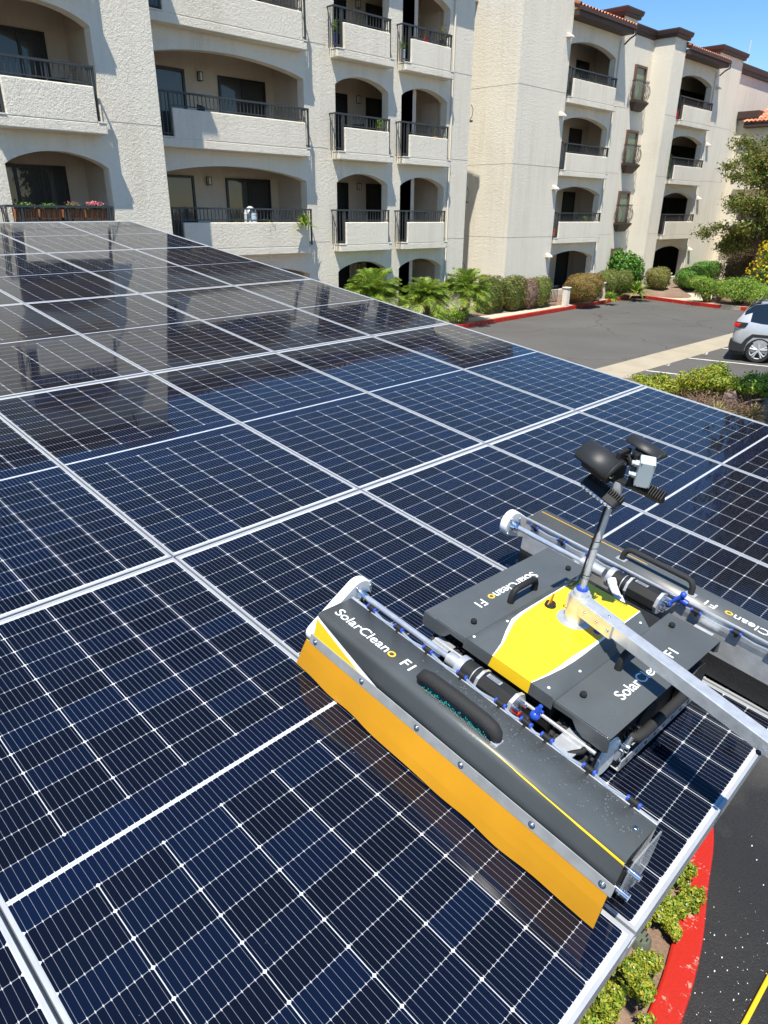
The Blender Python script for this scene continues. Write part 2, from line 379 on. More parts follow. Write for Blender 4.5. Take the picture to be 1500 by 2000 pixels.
# near island under the low edge of the canopy: red kerb arc
ARC=[(-2.2,5.2),(-.6,4.75),(.6,4.1),(1.25,3.35),(1.56,2.85),(1.74,2.32),(1.87,1.92),(1.96,1.45),(2.0,.8),(1.97,0),(1.85,-1),(1.6,-2.5),(1.2,-5)]
sm=[]
for i in range(len(ARC)-1):
    p0,p1,p2,p3=[Vector(ARC[max(0,min(len(ARC)-1,i+k))]) for k in (-1,0,1,2)]
    for j in range(5):
        t=j/5; sm.append(tuple(.5*((2*p1)+(p2-p0)*t+(2*p0-5*p1+4*p2-p3)*t*t+(3*p1-p0-3*p2+p3)*t**3)))
sm.append(ARC[-1])
ribbon('red_kerb',sm,0,-.155,-.02,.15,M_RED)
inn=offset(sm,-.15); m=MB(); P=inn+[(-2.5,-5)]; m.add([(x,y,.11) for x,y in P],[tuple(range(len(P)))]); tag(m.build('island_soil',M_SOIL),kind='structure')

# ================================================================ SOLAR CARPORT
MP=Matrix(((0.99141955,-0.01913158,0.12931071,0),(0.02030671,0.99976356,-0.00777513,0),(-0.12913138,0.01033429,0.99157364,2.62),(0,0,0,1)))
CP=empty('solar_carport',mw=MP,label='tilted carport roof of dark blue solar panels beside the stucco apartment block',cat='carport')
GX=2.106; GY=1.0651; PLX=2.094; PLY=1.0555
fr=MB(); a,b=PLX/2,PLY/2; t_=.0105
for (x0,x1,y0,y1) in ((-a,a,-b,-b+t_),(-a,a,b-t_,b),(-a,-a+t_,-b+t_,b-t_),(a-t_,a,-b+t_,b-t_)): fr.box(x0,x1,y0,y1,-.036,0)
fr.box(-a+t_-.0005,a-t_+.0005,-b+t_,b-t_,-.036,-.006)
gl=MB().quad((-a+t_-.001,-b+t_-.001,-.0022),(a-t_+.001,-b+t_-.001,-.0022),(a-t_+.001,b-t_+.001,-.0022),(-a+t_-.001,b-t_+.001,-.0022))
P0=empty('solar_panel',(0,0,0)); f0=fr.build('frame',M_ALUW,P0); g0=gl.build('glass',M_CELL,P0)
first=True
for i in range(-4,1):
    for j in range(-3,4):
        if first: p,f_,g_=P0,f0,g0; first=False
        else:
            p=P0.copy(); f_=f0.copy(); g_=g0.copy()
            for o in (p,f_,g_): COL.objects.link(o)
        p.parent=CP; p.location=(i*GX+GX/2,j*GY+GY/2,rnd.uniform(-.0012,.0012)); f_.parent=p; g_.parent=p
X0,X1=-4*GX,GX; Y0,Y1=-3*GY,4*GY
m=MB()
for j in range(-3,5): m.box(X0,X1-.004,j*GY-.02,j*GY+.02,-.10,-.037)
m.build('rail',M_STEEL,CP)
m=MB().box(X1-.06,X1-.008,Y0,Y1,-.12,-.038); m.build('edge_beam',M_ALU,CP,bevel=.003)
m=MB().box(X0-.03,X0-.002,Y0,Y1,-.10,-.001); m.box(X0,X1,Y1-.006,Y1+.02,-.10,-.002); m.build('edge_beam',M_ALUW,CP,bevel=.003)
for x in ys(X0+.6,X1-.5,5):
    MB().box(x-.05,x+.05,Y0,Y1,-.26,-.101).build('purlin',M_STEEL,CP)
for y in (-2.4,3.4):
    MB().box(X0+.3,X1-.3,y-.1,y+.1,-.56,-.261).build('girder',M_STEEL,CP)
    for x in (-6.4,-1.2):
        z=-(2.62-.129*x)-.2
        MB().box(x-.12,x+.12,y-.12,y+.12,z,-.561).build('column',M_STEEL,CP)
# ================================================================ CLEANING ROBOT (robot frame: x along brushes, y away from camera, z panel normal)
th=R(-2.3); MR=MP@Matrix.Translation((1.485,.608,0))@Matrix.Rotation(th,4,'Z')
RB=empty('cleaning_robot',mw=MR,label='grey and yellow solar panel cleaning robot with two covered brushes on the panels',cat='cleaning robot')
def droplet_paint(name,c,metal=.0,rough=.38):
    t=NT(name); nz=t.noise(6,3)
    v=t.n('TexVoronoi',{'Vector':t.co('Object'),'Scale':210.},feature='F1').outputs['Distance']
    rg=t.ramp(t.noise(5,2),(.48,0.),(.6,1.))
    dr=t.ma('MULTIPLY',t.ramp(v,(.15,1.),(.38,0.)),rg)
    t.p(Base_Color=t.ramp(nz,(.3,tuple(x*.9 for x in c)),(.7,tuple(x*1.1 for x in c))),Roughness=t.ma('SUBTRACT',rough,t.ma('MULTIPLY',dr,.28)),Metallic=metal)
    t.bump(t.ma('ADD',dr,t.ma('MULTIPLY',t.noise(400,2),.12)),.35,.0015); return t.m
RG=droplet_paint('grey_powder_coat',(.074,.083,.087))
RG2=simple('charcoal_plastic',(.016,.017,.018),.62,**{'Specular_IOR_Level':.25})
RYE=simple('yellow_decal',(.86,.56,.02),.32,var=.02)
RWH=simple('white_decal',(.85,.85,.85),.4,var=.02)
ROR=simple('orange_rubber',(.66,.30,.006),.75,var=.05,scale=5)
RAL=simple('brushed_aluminium',(.66,.68,.70),.34,.62,var=.12,scale=30)
RGS=simple('grey_aluminium_strip',(.27,.28,.285),.55,.0,var=.12,scale=25)
RBK=simple('black_rubber',(.012,.012,.013),.6,bump=.8,bscale=130)
RFO=simple('black_foam',(.014,.014,.015),.75,bump=.5,bscale=300)
RCH=simple('chrome_steel',(.75,.76,.78),.16,1.,var=.04)
RPL=simple('white_plastic',(.80,.80,.80),.4,var=.03)
RBL=simple('blue_fitting',(.02,.07,.45),.35)
RLB=simple('light_grey_box',(.42,.48,.50),.45,var=.03)
RTX=simple('white_lettering',(.82,.83,.84),.45,var=.01)
ROT=simple('amber_lettering',(.85,.48,.04),.45,var=.01)
RRD=simple('red_fitting',(.6,.02,.02),.4)
RGN=simple('green_cable',(.02,.3,.08),.4)
def clearmat():
    t=NT('clear_tube'); t.p(Base_Color=(.45,.52,.62),Roughness=.08)
    tr=t.n('BsdfTransparent',{'Color':(.9,.93,.96)}).outputs[0]
    mx=t.n('MixShader',{0:.30}); t.t.links.new(tr,mx.inputs[1]); t.t.links.new(t.b.outputs[0],mx.inputs[2]); t.t.links.new(mx.outputs[0],t.out.inputs[0]); return t.m
RCL=clearmat()
def clearplate():
    t=NT('clear_end_plate'); t.p(Base_Color=(.6,.63,.66),Roughness=.12)
    tr=t.n('BsdfTransparent',{'Color':(.93,.94,.95)}).outputs[0]
    mx=t.n('MixShader',{0:.22}); t.t.links.new(tr,mx.inputs[1]); t.t.links.new(t.b.outputs[0],mx.inputs[2]); t.t.links.new(mx.outputs[0],t.out.inputs[0]); return t.m
RCP=clearplate()
def xt(x,y,z,rx=0,ry=0,rz=0): return Matrix.Translation((x,y,z))@Matrix.Rotation(rz,4,'Z')@Matrix.Rotation(ry,4,'Y')@Matrix.Rotation(rx,4,'X')
def flatbasis(px,py,org):  # text plane: px = reading direction, py = up
    px=Vector(px).normalized(); py=Vector(py).normalized(); pz=px.cross(py)
    return Matrix(((px.x,py.x,pz.x,org[0]),(px.y,py.y,pz.y,org[1]),(px.z,py.z,pz.z,org[2]),(0,0,0,1)))
def logo(parent,px,py,org,width,size):
    # one word per mesh; the last letter of the first word is amber
    me1,s=text('lettering','SolarClean',size,RTX,parent,flatbasis(px,py,org),bold=.0003)
    full=width
    w1=max(v.co.x for v in me1.data.vertices)
    k=(full*.668)/w1
    for v in me1.data.vertices: v.co.x*=k
    pxv=Vector(px).normalized(); o=Vector(org)
    for body,mat,fr_ in (('o',ROT,.677),('F1',RTX,.832)):
        t,_=text('lettering',body,size,mat,parent,flatbasis(px,py,tuple(o+pxv*full*fr_)),bold=.0003)
        for v in t.data.vertices: v.co.x*=k
# cover profile (|y|,h)
prof=[(.492,.25),(.612,.25),(.621,.2485),(.628,.244),(.632,.237),(.634,.228),(.640,.190),(.645,.150)]
def brush_unit(s):
    U=empty('brush_unit'); U.parent=RB
    XL,XR=-.556,.569
    # cover skin
    m=MB(); n=len(prof); vs=[]
    for x in (XL,XR):
        for (y,h) in prof: vs.append((x,s*y,h))
    fs=[(i,i+1,n+i+1,n+i) if s>0 else (i,n+i,n+i+1,i+1) for i in range(n-1)]
    m.add(vs,fs); o=m.build('cover',RG,U,smooth=True); so_=o.modifiers.new('th','SOLIDIFY'); so_.thickness=.003; so_.offset=0
    if s<0:
        # yellow swooshes following the cover
        def surf(t):  # 0 back bend .. 1 bottom
            L=[0]; q=prof[1:]
            for i in range(1,len(q)): L.append(L[-1]+math.dist(q[i],q[i-1]))
            d=t*L[-1]
            for i in range(1,len(q)):
                if d<=L[i]+1e-9:
                    u=(d-L[i-1])/(L[i]-L[i-1]); y=q[i-1][0]+(q[i][0]-q[i-1][0])*u; h=q[i-1][1]+(q[i][1]-q[i-1][1])*u
                    tx=q[i][0]-q[i-1][0]; th_=q[i][1]-q[i-1][1]; l=math.hypot(tx,th_); return (y-th_/l*.0025,h+tx/l*.0025)
            return q[-1]
        def swoosh(name,mat,xa,xb,top,bot,N=24,K=8,dz=0):
            m=MB(); vs=[]
            for i in range(N+1):
                x=xa+(xb-xa)*i/N; t0,t1=top(x),bot(x)
                for k in range(K+1):
                    y,h=surf(t0+(t1-t0)*k/K); vs.append((x,s*(y+dz),h+dz))
            fs=[(i*(K+1)+k,(i+1)*(K+1)+k,(i+1)*(K+1)+k+1,i*(K+1)+k+1) for i in range(N) for k in range(K)]
            m.add(vs,fs); return m.build(name,mat,U,smooth=True)
        lin=lambda x,x0,y0,x1,y1:y0+(y1-y0)*(x-x0)/(x1-x0)
        swoosh('stripe',RYE,XL+.001,-.31,lambda x:lin(x,XL,.28,-.31,.90),lambda x:.92)
        swoosh('stripe',RWH,XL+.001,-.235,lambda x:lin(x,XL,.20,-.235,.88),lambda x:lin(x,XL,.28,-.31,.90) if x<-.31 else .92)
        swoosh('stripe',RYE,.13,XR-.001,lambda x:lin(x,.13,.10,XR,.22),lambda x:lin(x,.13,.105,XR,.275),dz=.0004)
        swoosh('stripe',RYE,-.17,XR-.004,lambda x:.90,lambda x:.925,dz=.0002)
        logo(U,(1,0,0),(0,1,0),(-.528,-.590,.2524),.365,.050)
    else:
        logo(U,(-1,0,0),(0,-1,0),(.56,.555,.2524),.365,.050)
        MB().box(XL,-.05,.590,.5925,.2512,.2523).build('stripe',ROT,U)
    # back plate, black inner lip, retaining strip, bristles
    m=MB(); m.box(XL,XR,min(s*.490,s*.494),max(s*.490,s*.494),.095,.2515); m.box(XL,XR,min(s*.482,s*.492),max(s*.482,s*.492),.246,.2535)
    m.build('back_plate',RAL,U,bevel=.001)
    m=MB(); m.box(XL,XR,min(s*.488,s*.498),max(s*.488,s*.498),.012,.10); m.build('inner_skirt',RBK,U)
    strip=MB(); strip.prism([(s*.645,.168),(s*.648,.169),(s*.6545,.134),(s*.6515,.133)],0,XL-.012,XR+.004); so2=strip.build('retaining_strip',RGS,U,bevel=.002)
    mb=MB()
    for x in (-.54,-.31,-.07,.10,.34,.545): mb.tube([(x,s*.649,.150),(x,s*.652,.1508)],.010,12); mb.ball((x,s*.652,.151),(.0065,.005,.0065),10,6)
    mb.parts('bolt',RCH,U,smooth=True)
    m=MB(); N=60; vs=[]
    for i in range(N+1):
        x=-.585+(.60+.55)*i/N; u=i/N
        wv=.001*math.sin(u*19)+.0008*math.sin(u*43+1)+.013*math.sin(math.pi*u)
        x0=x+(-.03 if i==0 else 0)
        for (y,h) in ((.6505,.137),(.654+wv*.3,.09),(.655+wv*.7,.05),(.656+wv,.008+.003*math.sin(u*31))): vs.append((x-.04*(1-u)*(1-(h/.128)) ,s*y,h))
    fs=[(i*4+k,(i+1)*4+k,(i+1)*4+k+1,i*4+k+1) for i in range(N) for k in range(3)]
    m.add(vs,fs); o=m.build('rubber_skirt',ROR,U); q=o.modifiers.new('th','SOLIDIFY'); q.thickness=.003
    m=MB(); NB=26; vs=[]
    m.tube([(XL+.02,s*.572,.095),(XR-.02,s*.572,.095)],.082,24); m.build('brush',RBK,U,smooth=True)
    # end plates
    pl=[(.494,.10)]+[(y-.002,h-.002) for y,h in prof]+[(.60,.10)]
    pl=[(s*y,h) for y,h in pl]
    m=MB(); m.prism([(s*.494,.248)]+[(s*(y-.002),h-.002) for y,h in prof[1:]]+[(s*.60,.11),(s*.54,.085),(s*.494,.13)],0,XR+.012,XR+.016); e=m.build('end_plate',RCP if s<0 else RAL,U)
    mb=MB()
    for (y,h) in ((.60,.19),(.632,.15)): mb.tube([(XR-.015,s*y,h),(XR+.035,s*y,h)],.0095,12)
    for (y,h) in ((.54,.252),(.54,.252)): mb.ball((XR-.03,s*y,h),(.008,.008,.004))
    mb.parts('end_bolt',RCH,U,smooth=True)
    m=MB(); m.prism(pl,0,XL-.004,XL); m.build('end_plate',RAL,U)
    # drive housing: racetrack plate on the left end
    def race(c1,r1,c2,r2,n=14):
        d=Vector((c2[0]-c1[0],c2[1]-c1[1])); a0=math.atan2(d.y,d.x); be=math.acos((r1-r2)/d.length); pts=[]
        for i in range(n+1): a=a0+be+(2*math.pi-2*be)*i/n; pts.append((c1[0]+r1*math.cos(a),c1[1]+r1*math.sin(a)))
        for i in range(n+1): a=a0-be+2*be*i/n; pts.append((c2[0]+r2*math.cos(a),c2[1]+r2*math.sin(a)))
        return pts
    m=MB(); m.prism(race((s*.430,.230),.054,(s*.602,.135),.034),0,-.612,-.577); hs=m.build('drive_housing',RPL,U,smooth=True,bevel=.004)
    m=MB(); m.tube([(-.578,s*.425,.225),(-.556,s*.425,.225)],[.028,.024],16); m.tube([(-.556,s*.425,.225),(-.545,s*.425,.225)],.016,14)
    for a_ in range(4): m.ball((-.574,s*.425+.045*math.cos(a_*1.57+.6),.225+.045*math.sin(a_*1.57+.6)),(.006,.006,.006))
    m.build('bearing',RCH,U,smooth=True)
    YR=s*.425; ZR=.228; x0=-.165 if s<0 else -.235
    MB().tube([(-.56,YR,ZR),(x0,YR,ZR)],.0105,14).build('drive_shaft',simple('satin_tube',(.70,.73,.78),.25,.7),U,smooth=True)
    # motor
    g=.0 if s<0 else .045
    mt=MB(); mt.tube([(x0,YR,ZR),(x0+.05,YR,ZR)],.022,20); mt.tube([(x0+.05,YR,ZR),(x0+.054,YR,ZR)],.024,20)
    if s>0: mt.tube([(x0+.05,YR,ZR),(-.135,YR,ZR)],.022,18)
    xm=-.118 if s<0 else -.112
    M1=MB().tube([(xm+.022,YR,ZR),(xm+.062,YR,ZR)],.036,28).tube([(xm+.065,YR,ZR),(xm+.082,YR,ZR)],.0355,28).build('motor',RG2,U,smooth=True)
    mt.tube([(xm,YR,ZR),(xm+.022,YR,ZR)],.0385,28); mt.tube([(xm+.062,YR,ZR),(xm+.065,YR,ZR)],.0358,28); mt.tube([(xm+.082,YR,ZR),(xm+.092,YR,ZR)],.041,8); mt.tube([(xm+.205,YR,ZR),(xm+.217,YR,ZR)],.043,8)
    mt.parts('ring',RAL,U,smooth=True)
    rt=Matrix.Translation((0,YR,ZR))
    oc=[(math.cos(R(45*k+22.5+90))*.041,math.sin(R(45*k+22.5+90))*.041) for k in range(8)]
    MB().prism(oc,0,xm+.092,xm+.205,T=rt).build('motor_case',RG2,U,bevel=.002)
    lb=MB(); lb.box(xm+.102,xm+.152,YR-.008,YR+.008,ZR+.0380,ZR+.0388); lb.build('sticker',RAL,U)
    lb=MB()
    for k in range(3): lb.box(xm+.107,xm+.147,YR-.006+k*.005,YR-.004+k*.005,ZR+.0388,ZR+.0391)
    lb.build('sticker_print',RG2,U)
    ct=MB()
    for k in range(5): ct.tube([(xm+.217,YR+.02*math.cos(k*1.3),ZR+.02*math.sin(k*1.3)),(xm+.237,YR+.022*math.cos(k*1.3),ZR+.02*math.sin(k*1.3))],.006,8)
    ct.parts('connector',RCH,U,smooth=True)
    if s<0:
        MB().tube([(xm+.217,YR-.012,ZR-.004),(xm+.240,YR-.014,ZR-.004)],.008,10).build('red_connector',RRD,U,smooth=True)
    # brackets tying the unit to the chassis
    for bx in (-.25,.26):
        m=MB(); m.box(bx-.035,bx+.035,min(s*.33,s*.475),max(s*.33,s*.475),.186,.190); m.box(bx-.035,bx-.031,min(s*.36,s*.478),max(s*.36,s*.478),.13,.189); m.build('bracket',RAL,U,bevel=.001)
    m=MB(); m.box(-.28,.30,min(s*.385,s*.395),max(s*.385,s*.395),.11,.125); m.tube([(-.28,s*.36,.195),(.33,s*.36,.195)],.006,8); m.build('cross_bar',RAL,U,smooth=True)
    MB().box(-.18,.20,min(s*.36,s*.44),max(s*.36,s*.44),.10,.105).build('under_tray',RG2,U)
    # water line with push fittings
    ty,tz=(s*.484,.262) if s<0 else (.476,.236)
    fx=(-.462,-.335,-.205,-.065,.080,.17,.24,.372,.50) if s<0 else (-.504,-.369,-.233,-.10,.06,.212,.358,.49)
    pts=[]
    for i,x in enumerate(fx):
        pts.append((x,ty,tz))
        if i<len(fx)-1: pts.append(((x+fx[i+1])/2,ty+s*.004-.002,tz-.007))
    T1=MB().tube(pts,.0036,8).build('water_tube',RCL,U,smooth=True)
    m1=MB(); m2=MB()
    for x in fx:
        m1.tube([(x-.013,ty,tz),(x+.013,ty,tz)],.0082,10); m1.tube([(x,ty,tz),(x,ty+s*.012,tz-.022)],.006,8); m2.tube([(x-.019,ty,tz),(x-.013,ty,tz)],.0078,10); m2.tube([(x+.013,ty,tz),(x+.019,ty,tz)],.0078,10)
    m1.parts('fitting',RG2,U,smooth=True); m2.parts('fitting_ring',RBL,U,smooth=True)
    # grab handle
    if s<0:
        pts=[(-.118,-.597,.262),(-.121,-.597,.272),(-.114,-.597,.284),(-.09,-.597,.290),(.0,-.597,.292),(.11,-.597,.290),(.140,-.597,.285),(.152,-.597,.276),(.156,-.597,.262)]
        H=MB().tube(pts,[.014,.0175,.020,.021,.021,.021,.0205,.019,.016],16).build('handle',RFO,U,smooth=True)
        m=MB(); m.box(.150,.172,-.613,-.583,.250,.258); m.box(.158,.162,-.607,-.589,.255,.275); m.parts('handle_foot',RAL,U,bevel=.001)
        gl_=MB(); r2=random.Random(3)
        for k in range(46):
            x=-.10+.24*k/46; z=.262+r2.uniform(-.004,.010)
            gl_.box(x,x+r2.uniform(.001,.0035),-.6172,-.6165,z,z+r2.uniform(.002,.008))
        gl_.build('handle_print',simple('teal_print',(.02,.42,.30),.5),U)
    else:
        pts=[(-.133,.54,.25),(-.130,.543,.280),(-.122,.546,.296),(-.105,.548,.302),(.125,.548,.302),(.142,.546,.296),(.152,.543,.280),(.155,.54,.25)]
        H=MB().tube(pts,.0115,14).build('handle',RFO,U,smooth=True)
        m=MB()
        for x in (-.133,.155): m.box(x-.02,x+.02,.525,.555,.2515,.2545)
        m.parts('handle_foot',RAL,U,bevel=.001)
    return U
UN=brush_unit(-1); UF=brush_unit(1)
# beads of water on the near cover, thickest round the handle
m=MB(); r9=random.Random(9)
for k in range(620):
    if k<470: x=r9.gauss(.03,.085); y=-.56+r9.gauss(0,.035)
    else: x=r9.uniform(.2,.56); y=r9.uniform(-.63,-.50)
    if not(-.55<x<.565 and -.598<y<-.495): continue
    q=r9.choice((.0009,.0012,.0016,.0024)); m.ball((x,y,.2515),(q*r9.uniform(1,1.5),q,q*.55),6,4)
o=m.build('water_beads',simple('water_bead',(.10,.11,.12),.04,Coat_Weight=1.),UN,smooth=True); o['kind']='stuff'
# blue manifold + actuator on the far side, blue tap on the near side
m=MB(); m.tube([(.118,.462,.222),(.150,.470,.272)],.007,10); m.ball((.116,.46,.22),.014); m.ball((.152,.472,.276),.012); m.tube([(.10,.45,.205),(.09,.44,.18)],.012,10); m.tube([(.15,.478,.25),(.175,.478,.246)],.011,10); m.build('manifold',RBL,RB,smooth=True)
m=MB(); m.tube([(-.062,.345,.262),(-.055,.34,.255),(.065,.262,.205)],[.012,.0155,.011],14); m.tube([(-.01,.31,.236),(.015,.293,.226)],.019,14); m.tube([(-.07,.35,.268),(-.055,.34,.256)],.017,12); m.build('actuator',RPL,RB,smooth=True)
MB().tube([(.065,.262,.205),(.085,.25,.196)],.007,10).build('actuator_rod',RCH,RB,smooth=True)
m=MB(); m.tube([(-.07,.35,.268),(-.09,.37,.24),(-.06,.39,.2)],.007,8); m.tube([(.09,.25,.19),(.12,.30,.19),(.13,.36,.2)],.006,8); m.build('cable',RG2,RB,smooth=True)
m=MB(); m.ball((.160,-.425,.243),.016); m.tube([(.160,-.425,.243),(.168,-.42,.283)],[.010,.006],10); m.box(.156,.180,-.426,-.418,.262,.270); m.build('water_tap',RBL,RB,smooth=True)
m=MB(); m.tube([(.125,-.43,.215),(.145,-.43,.225),(.15,-.45,.19),(.15,-.47,.17)],.013,12); m.tube([(.16,-.46,.185),(.21,-.455,.170),(.27,-.42,.18),(.30,-.38,.19),(.30,-.30,.19)],.0085,10); m.build('hose',RG2,RB,smooth=True)
# chassis and tracks
CH=MB(); CH.box(-.16,.16,-.33,.33,.07,.235); CH.box(-.30,.30,-.26,.26,.10,.20); ch=CH.build('chassis',RG2,RB,bevel=.006)
def track(sx):
    x0,x1=sorted((sx*.185,sx*.312)); yc,r=.292,.092; pts=[]
    for i in range(13): a=-math.pi/2+math.pi*i/12; pts.append((yc+r*math.cos(a),.095+r*math.sin(a)))
    for i in range(13): a=math.pi/2+math.pi*i/12; pts.append((-yc+r*math.cos(a),.095+r*math.sin(a)))
    m=MB(); m.prism(pts,0,x0,x1)
    # tread blocks
    L=[]; n=len(pts); per=0; seg=[]
    for i in range(n): a,b=Vector(pts[i]),Vector(pts[(i+1)%n]); seg.append((a,b,(b-a).length)); per+=(b-a).length
    N=96
    for k in range(N):
        d=per*k/N
        for a,b,l in seg:
            if d<=l: break
            d-=l
        p=a+(b-a)*(d/l if l else 0); t=(b-a).normalized(); nn=Vector((t.y,-t.x))
        for q in range(6):
            xa=x0+.004+q*(x1-x0-.008)/6+(.004 if k%2 else 0); xb=xa+(x1-x0)/6-.009
            w_=per/N*.38
            c=[p-t*w_,p+t*w_,p+t*w_+nn*.006,p-t*w_+nn*.006]
            m.prism([(u.x,u.y) for u in c],0,xa,xb)
    T=m.build('track',RBK,RB)
    xo=sx*.314
    w_=MB()
    for y in (-.292,0,.292): w_.tube([(xo-sx*.05,y,.095),(xo+sx*.006,y,.095)],.06,20)
    w_.parts('track_wheel',RG2,T,smooth=True)
    return T
track(-1); TR=track(1)
m=MB(); m.tube([(.320,-.238,.092),(.328,-.238,.092)],[.066,.062],32); m.build('wheel_disc',RPL,RB,smooth=True)
m=MB(); m.tube([(.318,.27,.10),(.345,.27,.10)],[.088,.085],28); m.build('wheel_disc',RBK,RB,smooth=True)
m=MB(); m.box(.318,.352,-.19,.30,.018,.022); m.box(.348,.352,-.19,.30,.018,.062)
rail=m.build('side_rail',RAL,RB,bevel=.001)
m=MB()
for k in range(8): m.tube([(.3515,-.15+.058*k,.040),(.3528,-.15+.058*k,.040)],.0065,12)
m.parts('rail_hole',RG2,rail)
m=MB(); m.tube([(.33,-.155,.125),(.352,-.135,.128),(.357,-.10,.13),(.357,.22,.13),(.34,.25,.13)],.016,14); m.build('side_hose',RFO,RB,smooth=True)
m=MB()
for k in range(5): m.box(.322,.345,-.2+.02*k,-.188+.02*k,.06+.012*k,.10+.014*k,T=None)
m.tube([(.335,-.19,.06),(.34,-.15,.135)],.012,10); m.tube([(.33,-.17,.10),(.352,-.165,.10)],.016,12); m.build('tensioner',RCH,RB,smooth=True)
# lids
def lid(sx):
    L=MB(); y0,y1=-.346,.348; xi,xo=.165,.352
    th_=.003
    A=lambda x:sx*x
    outl=[(A(xi),y0),(A(xo),y0),(A(xo),y1),(A(xi),y1)]
    if sx<0: outl=outl[::-1]
    L.prism(outl,2,.257,.260)
    for yy in (y0,y1):
        sg=-1 if yy<0 else 1
        fl=[(xi,.2575),(xo,.2575),(xo+.004,.212),(xo-.008,.203),(xo-.075,.205),(xo-.098,.216),(xo-.118,.240),(xi+.006,.238)]
        pts=[(A(x),z) for x,z in fl]
        L.prism(pts,1,min(yy,yy+sg*.003),max(yy,yy+sg*.003))
    o=L.build('lid',RG,RB,bevel=.0012)
    m=MB()
    for y in (-.265,.277): m.tube([(A(.21),y,.260),(A(.21),y,.268)],[.0075,.010],12); m.tube([(A(.21),y,.268),(A(.21),y,.274)],[.011,.009],12)
    m.parts('rubber_knob',RG2,o,smooth=True)
    y_=(-.07,.065)
    pts=[(A(.21),y_[0],.26),(A(.21),y_[0],.285),(A(.21),y_[0]+.008,.302),(A(.21),y_[0]+.025,.309),(A(.21),y_[1]-.025,.309),(A(.21),y_[1]-.008,.302),(A(.21),y_[1],.285),(A(.21),y_[1],.26)]
    MB().tube(pts,[.0125,.0115,.0115,.0115,.0115,.0115,.0115,.0125],14).build('lid_handle',RG2,o,smooth=True)
    if sx<0: logo(o,(0,-1,0),(1,0,0),(-.283,.150,.2604),.345,.050)
    else: logo(o,(0,1,0),(-1,0,0),(.294,-.185,.2604),.365,.050)
lid(-1); lid(1)
# hood
def hood_h(x,y,push=0):
    x=abs(x); t=max(0,min(1,(y+.355)/.155)); top=.272+.033*t; w_=.165-.043*t
    if x<=w_: return top+push
    return top+(.262-top)*min(1,(x-w_)/(.170-w_+1e-6))+push
m=MB(); ysn=[-.355,-.30,-.25,-.2,-.1,0,.1,.2]; xsn=[-.170,-.165,-.15,-.135,-.122,-.08,-.04,0,.04,.08,.122,.135,.15,.165,.170]
vs=[(x,y,hood_h(x,y)) for y in ysn for x in xsn]; nx=len(xsn)
fs=[(j*nx+i,j*nx+i+1,(j+1)*nx+i+1,(j+1)*nx+i) for j in range(len(ysn)-1) for i in range(nx-1)]
m.add(vs,fs)
m.add([(-.170,-.355,.262),(.170,-.355,.262),(.170,-.358,.232),(-.170,-.358,.232)],[(0,3,2,1)])
m.add([(x,-.355,hood_h(x,-.355)) for x in xsn]+[(x,-.357,.24) for x in xsn],[(i,nx+i,nx+i+1,i+1) for i in range(nx-1)])
m.add([(x,.2,hood_h(x,.2)) for x in xsn]+[(x,.203,.20) for x in xsn],[(i,i+1,nx+i+1,nx+i) for i in range(nx-1)])
hood=m.build('hood',RG,RB,smooth=True)
Lc=[(-.355,-.057),(-.30,-.066),(-.25,-.084),(-.2,-.101),(-.15,-.109),(-.1,-.113),(0,-.117),(.1,-.118),(.198,-.118)]
Rc=[(-.355,.087),(-.30,.102),(-.25,.110),(-.2,.114),(-.15,.116),(-.1,.118),(0,.121),(.1,.121),(.198,.120)]
def decal(name,mat,A_,B_,push):
    m=MB(); K=6; vs=[]
    for (y,xa),(_,xb) in zip(A_,B_):
        for k in range(K+1):
            x=xa+(xb-xa)*k/K; vs.append((x,y,hood_h(x,y,push)))
    fs=[(j*(K+1)+k,j*(K+1)+k+1,(j+1)*(K+1)+k+1,(j+1)*(K+1)+k) for j in range(len(A_)-1) for k in range(K)]
    m.add(vs,fs); return m.build(name,mat,hood)
decal('decal_yellow',RYE,Lc,Rc,.0014)
wl=[.002,.006,.011,.013,.010,.007,.004,.003,.003]; wr=[.002,.006,.012,.014,.012,.009,.005,.003,.003]
decal('decal_white',RWH,[(y,x-q) for (y,x),q in zip(Lc,wl)],[(y,x+.0004) for y,x in Lc],.0018)
decal('decal_white',RWH,[(y,x-.0004) for y,x in Rc],[(y,x+q) for (y,x),q in zip(Rc,wr)],.0018)
MB().add([(-.057,-.3562,.2733),(.087,-.3562,.2733),(.087,-.3588,.2325),(-.065,-.3588,.2325)],[(0,3,2,1)]).build('decal_yellow',RYE,hood)
m=MB()
for p in ((-.118,-.215),(-.15,-.335),(.135,-.335),(.152,-.2),(.145,.17),(-.15,.17)): m.ball((p[0],p[1],hood_h(*p)+.001),(.005,.005,.003),10,6)
m.parts('screw',RPL,hood,smooth=True)
m=MB(); m.ball((.094,-.025,.3065),(.014,.011,.003)); m.build('port',RBL,hood,smooth=True)
# beacon
m=MB(); m.tube([(-.083,-.032,.306),(-.083,-.032,.318)],[.020,.017],20); B_=m.build('beacon',RBK,RB,smooth=True)
MB().prism([(-.020,.318),(.002,.318),(.006,.352),(-.004,.356)],0,-.084,-.081,T=Matrix.Translation((0,-.03,0))).build('beacon_fin',ROR,B_)
